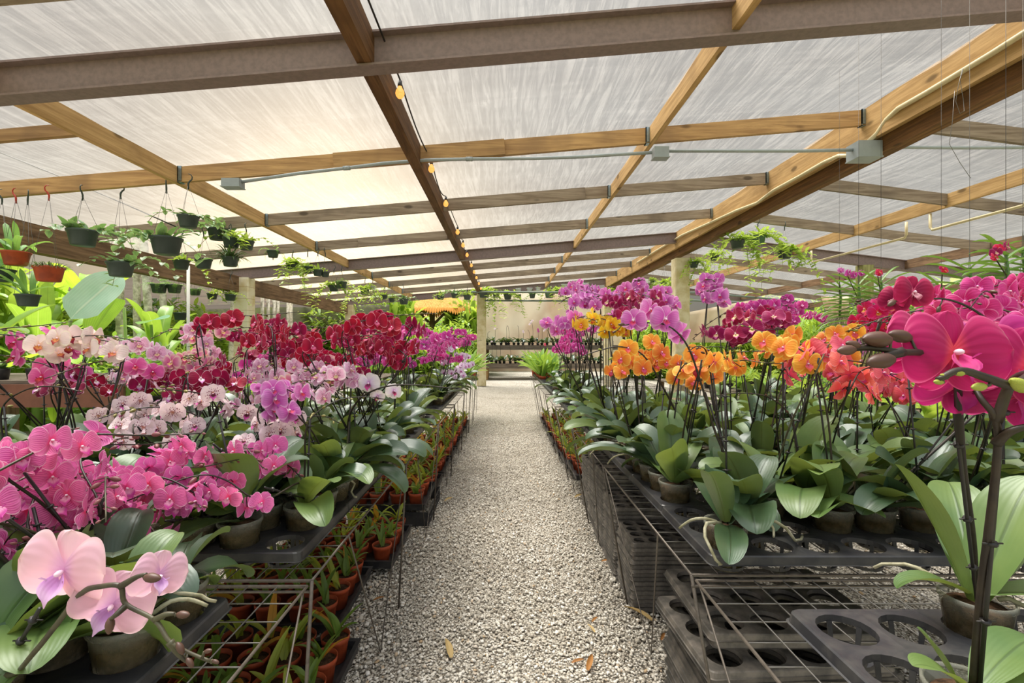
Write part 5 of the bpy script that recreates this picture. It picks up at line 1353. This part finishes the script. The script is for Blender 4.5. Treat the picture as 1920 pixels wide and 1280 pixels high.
t = thing('elephant_ear', 'elephant ear plant with a blue-green drooping leaf behind the mottled orchids', 'tropical plant', at(282, 700, 5.8).to_tuple()[:2] + (0,))
O = Vector(t.location); b0 = at(262, 605, 5.8) - O
mb = MB(); mb.tube([(0, 0, 0), (0, .1, .8), b0 + Vector((.1, .05, -.02))], .016, 6); obj('stem', mb, M_STEMG, t)
mb = MB(); mb.blade(b0 + Vector((-.02, 0, -.02)), math.radians(8), .36, .34, elev=.35, droop=.3, fold=.05, n=12, h=3, shape='heart', twist=.4); obj('leaf', mb, M_EARB, t)
places = [(-5.6, 6.3, 1.4), (-6.8, 7.0, 1.5), (-5.4, 4.6, 1.35), (-7.4, 8.6, 2.2), (-6.4, 5.4, 1.5), (-7.8, 6.4, 1.8), (-9.0, 9.5, 2.3), (-5.9, 8.2, 1.5)]
words8 = ['beside the hanging basket', 'behind the pale-leaved plant', 'at the outer end of the plank table', 'in front of the white trunks', 'under the eave beam', 'deep behind the eave', 'far back beneath the shade cloth', 'low before the thin pole']
for k, (x, y, h) in enumerate(places):
    big_leaf_plant(x, y, h, 9, M_BAN if k % 3 else M_EAR, f'bushy yellow-green banana plant {words8[k]}', 'banana' if k % 4 else 'heart', (.6, 1.1), (.16, .28), grp='banana plants beyond the eave')
for k, (x, tx, yt, Y, w_, wd) in enumerate([(226, 224, 430, 9.4, 13, 'straight white ringed trunk behind the bare hanging pot'), (258, 256, 430, 9.8, 12, 'white trunk in shade, second from the eave end'), (290, 268, 430, 9.6, 13, 'leaning white ringed trunk, third along'), (309, 304, 430, 9.9, 11, 'slim mossy white trunk, fourth along'), (430, 440, 520, 11.0, 10, 'grey leaning trunk just before the banded post')]):
    b = at(x, 780, Y); tp_ = at(tx, yt, Y); b.z = 0
    c = Vector((b.x, b.y, 0)); mb = MB(); n_ = 40
    mb.tube([b.lerp(tp_, q / n_) - c for q in range(n_ + 1)], [w_ * Y / F / 2 * (1.0 + (.10 if q % 3 == 0 else 0)) for q in range(n_ + 1)], 10)
    tag(obj('tree_trunk', mb, M_TRUNK, None, True, c), wd, 'tree trunk')
def pole(px, y0, Y, r_, mat, lb, top=None):
    c = at(px, 700, Y); c.z = 0; mb = MB(); mb.tube([(0, 0, 0), (0, 0, at(px, y0, Y).z)], r_, 8)
    return tag(obj('pole', mb, mat, None, True, c), lb, 'pole')
pole(353, 498, 7.2, .022, plain('white_pole_paint', '#e2e2da', .5), 'thin white pole standing left of the banded post')
for k, px in enumerate((492, 503, 514, 521, 540, 546)): pole(px, 527 + 2 * k, 13.0 + .2 * k, .045, M_TRUNK, f'slender pale pole past the banded post, {nth(k + 1)} of six going back')
# shade cloth beyond the eave
def cloth_mat():
    m, nt, out = new_mat('brown_shade_cloth'); n = N(nt)
    tc = n('ShaderNodeTexCoord'); nz = n('ShaderNodeTexNoise', {'Vector': n('ShaderNodeMapping', {'Vector': tc.outputs['Object'], 'Scale': (.4, 3., 1.)}).outputs[0], 'Scale': 1.5, 'Detail': 4.})
    c = n.mix(nz.outputs[0], rgb('#6f6660'), rgb('#9a9088'))
    d = n('ShaderNodeBsdfDiffuse', {'Color': c}); t_ = n('ShaderNodeBsdfTranslucent', {'Color': c}); tp = n('ShaderNodeBsdfTransparent')
    x = n('ShaderNodeMixShader', {0: .5, 1: d.outputs[0], 2: t_.outputs[0]})
    n.link(n('ShaderNodeMixShader', {0: .34, 1: x.outputs[0], 2: tp.outputs[0]}).outputs[0], out.inputs[0]); return m
M_CLOTH = cloth_mat()
def sheet(name, fn, nu, nv, mat, lb, cat):
    mb = MB(); mb.grid(fn, nu, nv); o = obj(name, mb, mat)
    so_ = o.modifiers.new('thickness', 'SOLIDIFY'); so_.thickness = .004
    return tag(o, lb, cat)
sheet('shade_cloth', lambda u, v: (-6.4 - 9 * u, 9.9 + 7.5 * v, 2.72 + .28 * math.sin(u * PI) * 0 - .10 * abs(math.sin(v * 4 * PI)) - .12 * u + .03 * math.sin(u * 9)), 30, 60, M_CLOTH, 'brown shade cloth stretched beyond the eave beam', 'shade cloth')
sheet('shade_cloth', lambda u, v: (-4.2 - 11 * u, 17.6 + .12 * math.sin(u * 30), 1.5 + 1.3 * v), 80, 10, M_CLOTH, 'dark shade cloth wall hanging behind the white trunks', 'shade cloth')

# ------------------------------------------------------------------ far end: table, film curtain, thatched hut
t = thing('far_table', 'two-tier grey plank table across the far end of the path', 'table', (0, 18.2, 0))
for z, y in ((.60, 0), (1.30, .7)):
    mb = MB(); mb.box((-1.0, y, z - .05), (4.6, y + .65, z)); obj('table_top', mb, M_WOODT, t, False)
    mb = MB(); mb.box((-1.0, y - .04, z - .17), (4.6, y, z + .01)); obj('apron', mb, M_WOODT, t, False)
for x in (-.75, 1.6, 4.2):
    for y, z in ((.05, .55), (1.2, 1.25)):
        mb = MB(); mb.box((x, y, 0), (x + .14, y + .14, z)); obj('leg', mb, M_WOODP, t, False)
fr = random.Random(3)
for k in range(56):
    up = k % 2; x = -.9 + 5.3 * (k // 2) / 28 + fr.uniform(-.05, .05); y = 18.45 + .72 * up + fr.uniform(-.05, .15); z = 1.30 if up else .60
    q = thing('moth_orchid_far', f'small potted orchid on the far table, {"upper" if up else "lower"} tier, {nth(k // 2 + 1)} along', 'orchid', (x, y, z), 0, 'orchids on the far table')
    put('pot', SPM, q); mb = MB()
    for e in range(9): mb.blade((0, 0, .09), fr.uniform(0, 6.3), fr.uniform(.24, .42), .10, elev=fr.uniform(.2, 1.1), droop=1.1, n=5, h=1, shape='phal')
    obj('foliage', mb, M_LEAF, q)
    if fr.random() < (.75 if up else .4):
        H = fr.uniform(.5, 1.0); sp = MB(); a = fr.uniform(0, 6.3); pts = [Vector((0, 0, .09)), Vector((.02, 0, H * .6)), Vector((.03 * math.cos(a), .03, H)), Vector((.12 * math.cos(a), .05, H + .04))]
        sp.tube(catmull(pts, 3), .006, 5); so_ = obj('flower_spike', sp, M_SPIKE, q)
        if fr.random() < .5:
            v_ = fr.choice(['white', 'white', 'magenta', 'pink', 'coral'])
            for e in range(fr.randint(1, 4)): put('flower', FLOW[v_][0], so_, M=face_matrix(Vector((.12 * math.cos(a) * e / 3, -.02, H + .03 - .05 * e)), Vector((fr.uniform(-.4, .4), -1, 0)), .085))
def curtain_mat():
    m, nt, out = new_mat('cream_film_curtain'); n = N(nt)
    tc = n('ShaderNodeTexCoord'); nz = n('ShaderNodeTexNoise', {'Vector': tc.outputs['Object'], 'Scale': .8, 'Detail': 5.})
    c = n.mix(n.smooth(nz.outputs[0], .35, .7), rgb('#efe6d6'), rgb('#d9c4ae'))
    t_ = n('ShaderNodeBsdfTranslucent', {'Color': c}); d = n('ShaderNodeBsdfDiffuse', {'Color': c}); tp = n('ShaderNodeBsdfTransparent')
    x = n('ShaderNodeMixShader', {0: .4, 1: t_.outputs[0], 2: d.outputs[0]})
    n.link(n('ShaderNodeMixShader', {0: .08, 1: x.outputs[0], 2: tp.outputs[0]}).outputs[0], out.inputs[0]); return m
M_CURT = curtain_mat()
sheet('film_curtain', lambda u, v: (-1.05 + 6.6 * u, 20.2 + .06 * math.sin(u * 40) * (1 - v * .5), .2 + 3.3 * v), 120, 8, M_CURT, 'cream plastic film curtain closing the far end behind the table', 'curtain')
def tri_sheet(u, v): return (.9 + 2.4 * u * (1 - v) + .2 * v, 19.9 + .05 * math.sin(u * 12), 3.25 - 1.1 * v * (1 - abs(u - .5)))
sheet('film_curtain', lambda u, v: (5.2 + 2.6 * u + .3 * v, 14.9 + .10 * math.sin(u * 22), 1.4 + .9 * v + .5 * u * v), 60, 8, M_CURT, 'pale film curtain hanging open beside the ridge post', 'curtain')
sheet('film_curtain', lambda u, v: (9.0 + (.75 - .5 * (1 - v)) * u + .5 * (1 - v), 13.6 + .08 * math.sin(u * 25), 1.2 + 1.5 * v), 40, 10, M_CURT, 'gathered white film curtain tied back behind the vandas', 'curtain')
# thatched hut beyond
t = thing('thatched_hut', 'small thatched hut with golden fringe beyond the magenta orchids', 'hut', (-3.3, 22.5, 0))
mb = MB()
def th(u, v):
    a = u * 2 * PI; r_ = .25 + 1.75 * v; 
    return (r_ * math.cos(a) * 1.15, r_ * math.sin(a) * .8, 3.75 - .85 * v ** 1.3 + .03 * math.sin(a * 23) * v)
mb.grid(th, 64, 10); obj('thatch_roof', mb, plain('golden_thatch', '#c9a25a', .9, 0, .1, .3, 20, .6, col2='#9a7238'), t)
mb = MB()
for k in range(140):
    a = 2 * PI * k / 140; mb.blade((2.0 * math.cos(a) * 1.15, 2.0 * math.sin(a) * .8, 2.95), a, .3 + .1 * math.sin(k * 7), .10, elev=-.9, droop=.6, n=3, h=1, shape='strap')
obj('thatch_fringe', mb, plain('orange_thatch_fringe', '#d08a34', .9), t)
mb = MB(); mb.tube([(0, -.4, 0), (0, -.4, 3.2)], .12, 10); obj('post', mb, M_WOODZ, t)
for s in (-1, 1):
    mb = MB(); mb.tube([(0, -.4, 2.2), (s * .8, -.5, 3.0)], .06, 8); obj('brace', mb, M_WOODZ, t)

# ------------------------------------------------------------------ greenery outside
M_BUSHY = leaf_mat('sunlit_bush_leaf', '#739a3a', '#a2be4a', None, .5, .42, '#d4e656')
M_BUSHD = leaf_mat('deep_bush_leaf', '#4f7a34', '#7a9c42', None, .5, .4, '#b6d84a')
M_BARKT = plain('grey_bark', '#7a6a55', .9, 0, .1, .3, 12, .5)
tr_ = random.Random(55)
def crown_mesh(name, rx, ry, rz, n_, l, w_, mat, shape='lance', up=0.):
    mb = MB()
    for k in range(n_):
        v = Vector((tr_.gauss(0, 1), tr_.gauss(0, 1), tr_.gauss(0, 1))).normalized() * (tr_.random() ** .33)
        v = v * (1 + .25 * noise.noise(v * 2.5 + Vector((rx, 0, 0))))
        mb.blade((v.x * rx, v.y * ry, v.z * rz), tr_.uniform(0, 6.3), l * tr_.uniform(.6, 1.3), w_ * tr_.uniform(.7, 1.2), elev=tr_.uniform(-.7, 1.0) + up, droop=tr_.uniform(.2, 1.3), fold=.2, n=3, h=1, shape=shape)
    return mb.mesh(name, [mat])
CROWNS = [crown_mesh('foliage', 1.5, 1.5, 1.7, 2600, .32, .12, M_BUSHY), crown_mesh('foliage', 1.7, 1.7, 1.4, 2600, .26, .13, M_BUSHD), crown_mesh('foliage', 1.3, 1.3, 1.9, 900, .75, .24, M_BUSHY, 'banana', .6), crown_mesh('foliage', 1.6, 1.6, 1.2, 3200, .42, .05, M_BUSHY, 'strap', .5)]
tkm = MB(); tkm.tube([(0, 0, -3.), (.05, 0, -1.2), (0, .05, .3)], [.13, .1, .06], 8); TKM = tkm.mesh('trunk', [M_BARKT])
def bush(x, y, z, s, k, lb, grp):
    t = thing('leafy_shrub', lb, 'shrub', (x, y, z), tr_.uniform(0, 6.3), grp)
    f = put('foliage', CROWNS[k], t); f.scale = (s, s, s * tr_.uniform(.85, 1.1)); tk = put('trunk', TKM, t); tk.scale = (1, 1, max(.3, z / 3.0))
    return t
wh = {'L': 'beyond the eave side', 'C': 'beyond the far end', 'R': 'beyond the outer slope'}
def belt(tagc, spots):
    for k, (x, y, z, s, q) in enumerate(spots):
        cap = 1.45 + .085 * math.hypot(x, y)
        if z + 1.75 * s > cap: s = min(s, cap * .40); z = cap - 1.75 * s
        bush(x, y, z, s, q, f'{["sunlit round", "deep green", "broad-leaved", "grassy"][q]} shrub {wh[tagc]}, {nth(k + 1)} along', f'shrubs {wh[tagc]}')
belt('L', [(-5.9, 7.3, .7, .5, 1), (-4.9, 6.4, .6, .42, 1), (-6.6, 9.0, .6, .45, 0), (-8.5, 7.5, 1.3, 1.0, 2), (-10.5, 10.0, 1.5, 1.2, 0), (-9.6, 13.0, 1.2, 1.0, 1), (-7.6, 11.5, .9, .8, 0), (-8.0, 13.5, .8, .6, 2), (-12.5, 14., 1.6, 1.4, 0), (-14.5, 18., 2.0, 1.7, 1), (-11., 19.5, 1.9, 1.5, 0), (-8., 19.5, 1.7, 1.3, 2), (-17., 13., 2.2, 1.8, 0), (-20, 22, 3., 2.6, 1), (-13, 24., 3.2, 2.5, 0), (-6.8, 9.8, .7, .6, 3), (-12, 7.5, 1.6, 1.3, 0), (-7.2, 4.8, .9, .7, 1), (-9, 5.6, 1.4, 1.0, 0)])
belt('C', [(-6.0, 18.5, 1.3, 1.1, 0), (-4.6, 19.5, 1.2, 1.0, 2), (-3.4, 18.4, .9, .8, 3), (-2.0, 19.2, .9, .8, 0), (-1.6, 22., 1.4, 1.0, 2), (-5.6, 24., 2.0, 1.6, 0), (-3., 27., 2.2, 1.8, 1), (0., 26., 2.4, 1.9, 0), (4., 27., 2.6, 2.1, 1), (-9, 29., 3., 2.4, 0), (8., 25., 2.2, 2.0, 0), (-4.2, 16.9, .6, .6, 3), (-2.4, 17.2, .6, .55, 2)])
belt('R', [(7.2, 16.8, 1.1, 1.0, 3), (9.0, 17.5, 1.2, 1.1, 0), (11.2, 16., 1.3, 1.2, 3), (12.8, 13.5, 1.3, 1.2, 0), (13.5, 10.5, 1.2, 1.2, 3), (12.5, 8., 1.1, 1.0, 0), (15., 17., 1.9, 1.7, 1), (17., 12.5, 1.9, 1.7, 0), (19., 20., 2.8, 2.4, 1), (13., 23., 2.6, 2.2, 0), (11., 11.6, .8, .8, 3), (10.8, 8.6, .7, .7, 0), (11.6, 6., 1., 1., 3), (15., 6.5, 1.7, 1.5, 1), (6., 19.2, 1., .9, 0), (24., 14., 3., 2.5, 0)])

# low green plants on the ground beyond the benches and dry leaves on the path
def litter(px, py, rot, L, col, lb):
    Y = EYE * F / (py - VY); c = at(px, py, Y); c.z = .012
    mb = MB(); mb.blade((0, 0, 0), rot, L, L * .24, elev=.25, droop=.6, fold=.35, n=7, h=2, shape='lance', twist=.6)
    tag(obj('fallen_leaf', mb, col, None, True, c), lb, 'fallen leaf')
M_DRY = leaf_mat('dry_leaf', '#b07a3c', '#8a5a30', None, .7, .2, '#c08a40')
M_DRYP = leaf_mat('pale_dry_leaf', '#c9b07a', '#a8884e', None, .7, .2, '#d0b070')
for px, py, r_, L, q, lb in ((846, 1238, 1.9, .13, 1, 'long pale dry leaf lying in the middle of the path'), (1072, 1248, .3, .06, 0, 'small curled brown leaf on the path near the front'), (1102, 1262, 1.2, .10, 0, 'curled orange-brown leaf on the path by the large-holed tray stack'), (834, 942, .9, .10, 1, 'pale dry leaf on the path past the looped crate'), (1222, 1168, 2.4, .16, 1, 'long dry leaf at the foot of the small-holed stack'), (1192, 1140, .2, .08, 0, 'brown leaf at the corner of the first small-holed stack'), (1128, 1056, .1, .07, 0, 'brown leaf beside the second small-holed stack'), (1110, 1170, .8, .05, 0, 'tiny brown leaf on the path, front half'), (1240, 1205, 1.0, .06, 0, 'brown scrap beside the large-holed stack'), (700, 1130, .5, .06, 0, 'brown scrap by the terracotta pots'), (1078, 935, .7, .10, 1, 'pale dry leaf by the last tray stack'), (1115, 1190, 2., .07, 1, 'pale scrap of leaf in mid path')):
    litter(px, py, r_, L, M_DRYP if q else M_DRY, lb)
# ------------------------------------------------------------------ green nursery stock on low benches beyond the orchids
PROTO = []
for k in range(6):
    t = thing('leafy_pot_plant', 'x', 'potted plant', (0, 0, -6)); put('pot', SPM, t); mb = MB()
    for e in range(rq.randint(9, 15)): mb.blade((rq.uniform(-.03, .03), rq.uniform(-.03, .03), .09), rq.uniform(0, 6.3), rq.uniform(.16, .34), rq.uniform(.04, .08), elev=rq.uniform(.3, 1.4), droop=rq.uniform(.4, 1.5), fold=.25, n=6, h=1, shape='lance' if k % 2 else 'strap')
    obj('foliage', mb, [M_STRAP, M_BUSHY, M_VINE][k % 3], t); PROTO.append(t)
def stock(xs, ys, z, where, grp):
    for i, y in enumerate(ys):
        for j, x in enumerate(xs):
            dup(PROTO[rq.randrange(6)], (x + rq.uniform(-.04, .04), y + rq.uniform(-.05, .05), z), rq.uniform(0, 6.3), f'leafy potted plant {where}, {nth(i + 1)} row, {nth(j + 1)} across', grp)
def low_bench(x0, x1, y0, y1, z, lb):
    t = thing('slatted_bench', lb, 'bench', (x0, y0, 0))
    mb = MB()
    for k in range(int((x1 - x0) / .11)): mb.box((k * .11, 0, z - .025), (k * .11 + .085, y1 - y0, z))
    obj('slat_top', mb, M_WOODT, t, False)
    for x in (.05, x1 - x0 - .15):
        for y in (.1, (y1 - y0) / 2, y1 - y0 - .2):
            mb = MB(); mb.box((x, y, 0), (x + .09, y + .09, z - .025)); obj('leg', mb, M_WOODZ, t, False)
low_bench(3.2, 5.0, 3.2, 10.2, .62, 'long slatted bench of green plants across the second gravel path')
stock([3.4 + .32 * k for k in range(5)], [3.45 + .5 * k for k in range(14)], .62, 'on the slatted bench across the second path', 'green plants across the second path')
low_bench(-4.4, -2.6, 5.6, 12.0, .62, 'long slatted bench of green plants behind the flowering bench')
stock([-4.25 + .4 * k for k in range(4)], [5.9 + .62 * k for k in range(10)], .62, 'on the slatted bench before the eave posts', 'green plants before the eave posts')
for t in PROTO:
    for ch in list(t.children): bpy.data.objects.remove(ch)
    bpy.data.objects.remove(t)
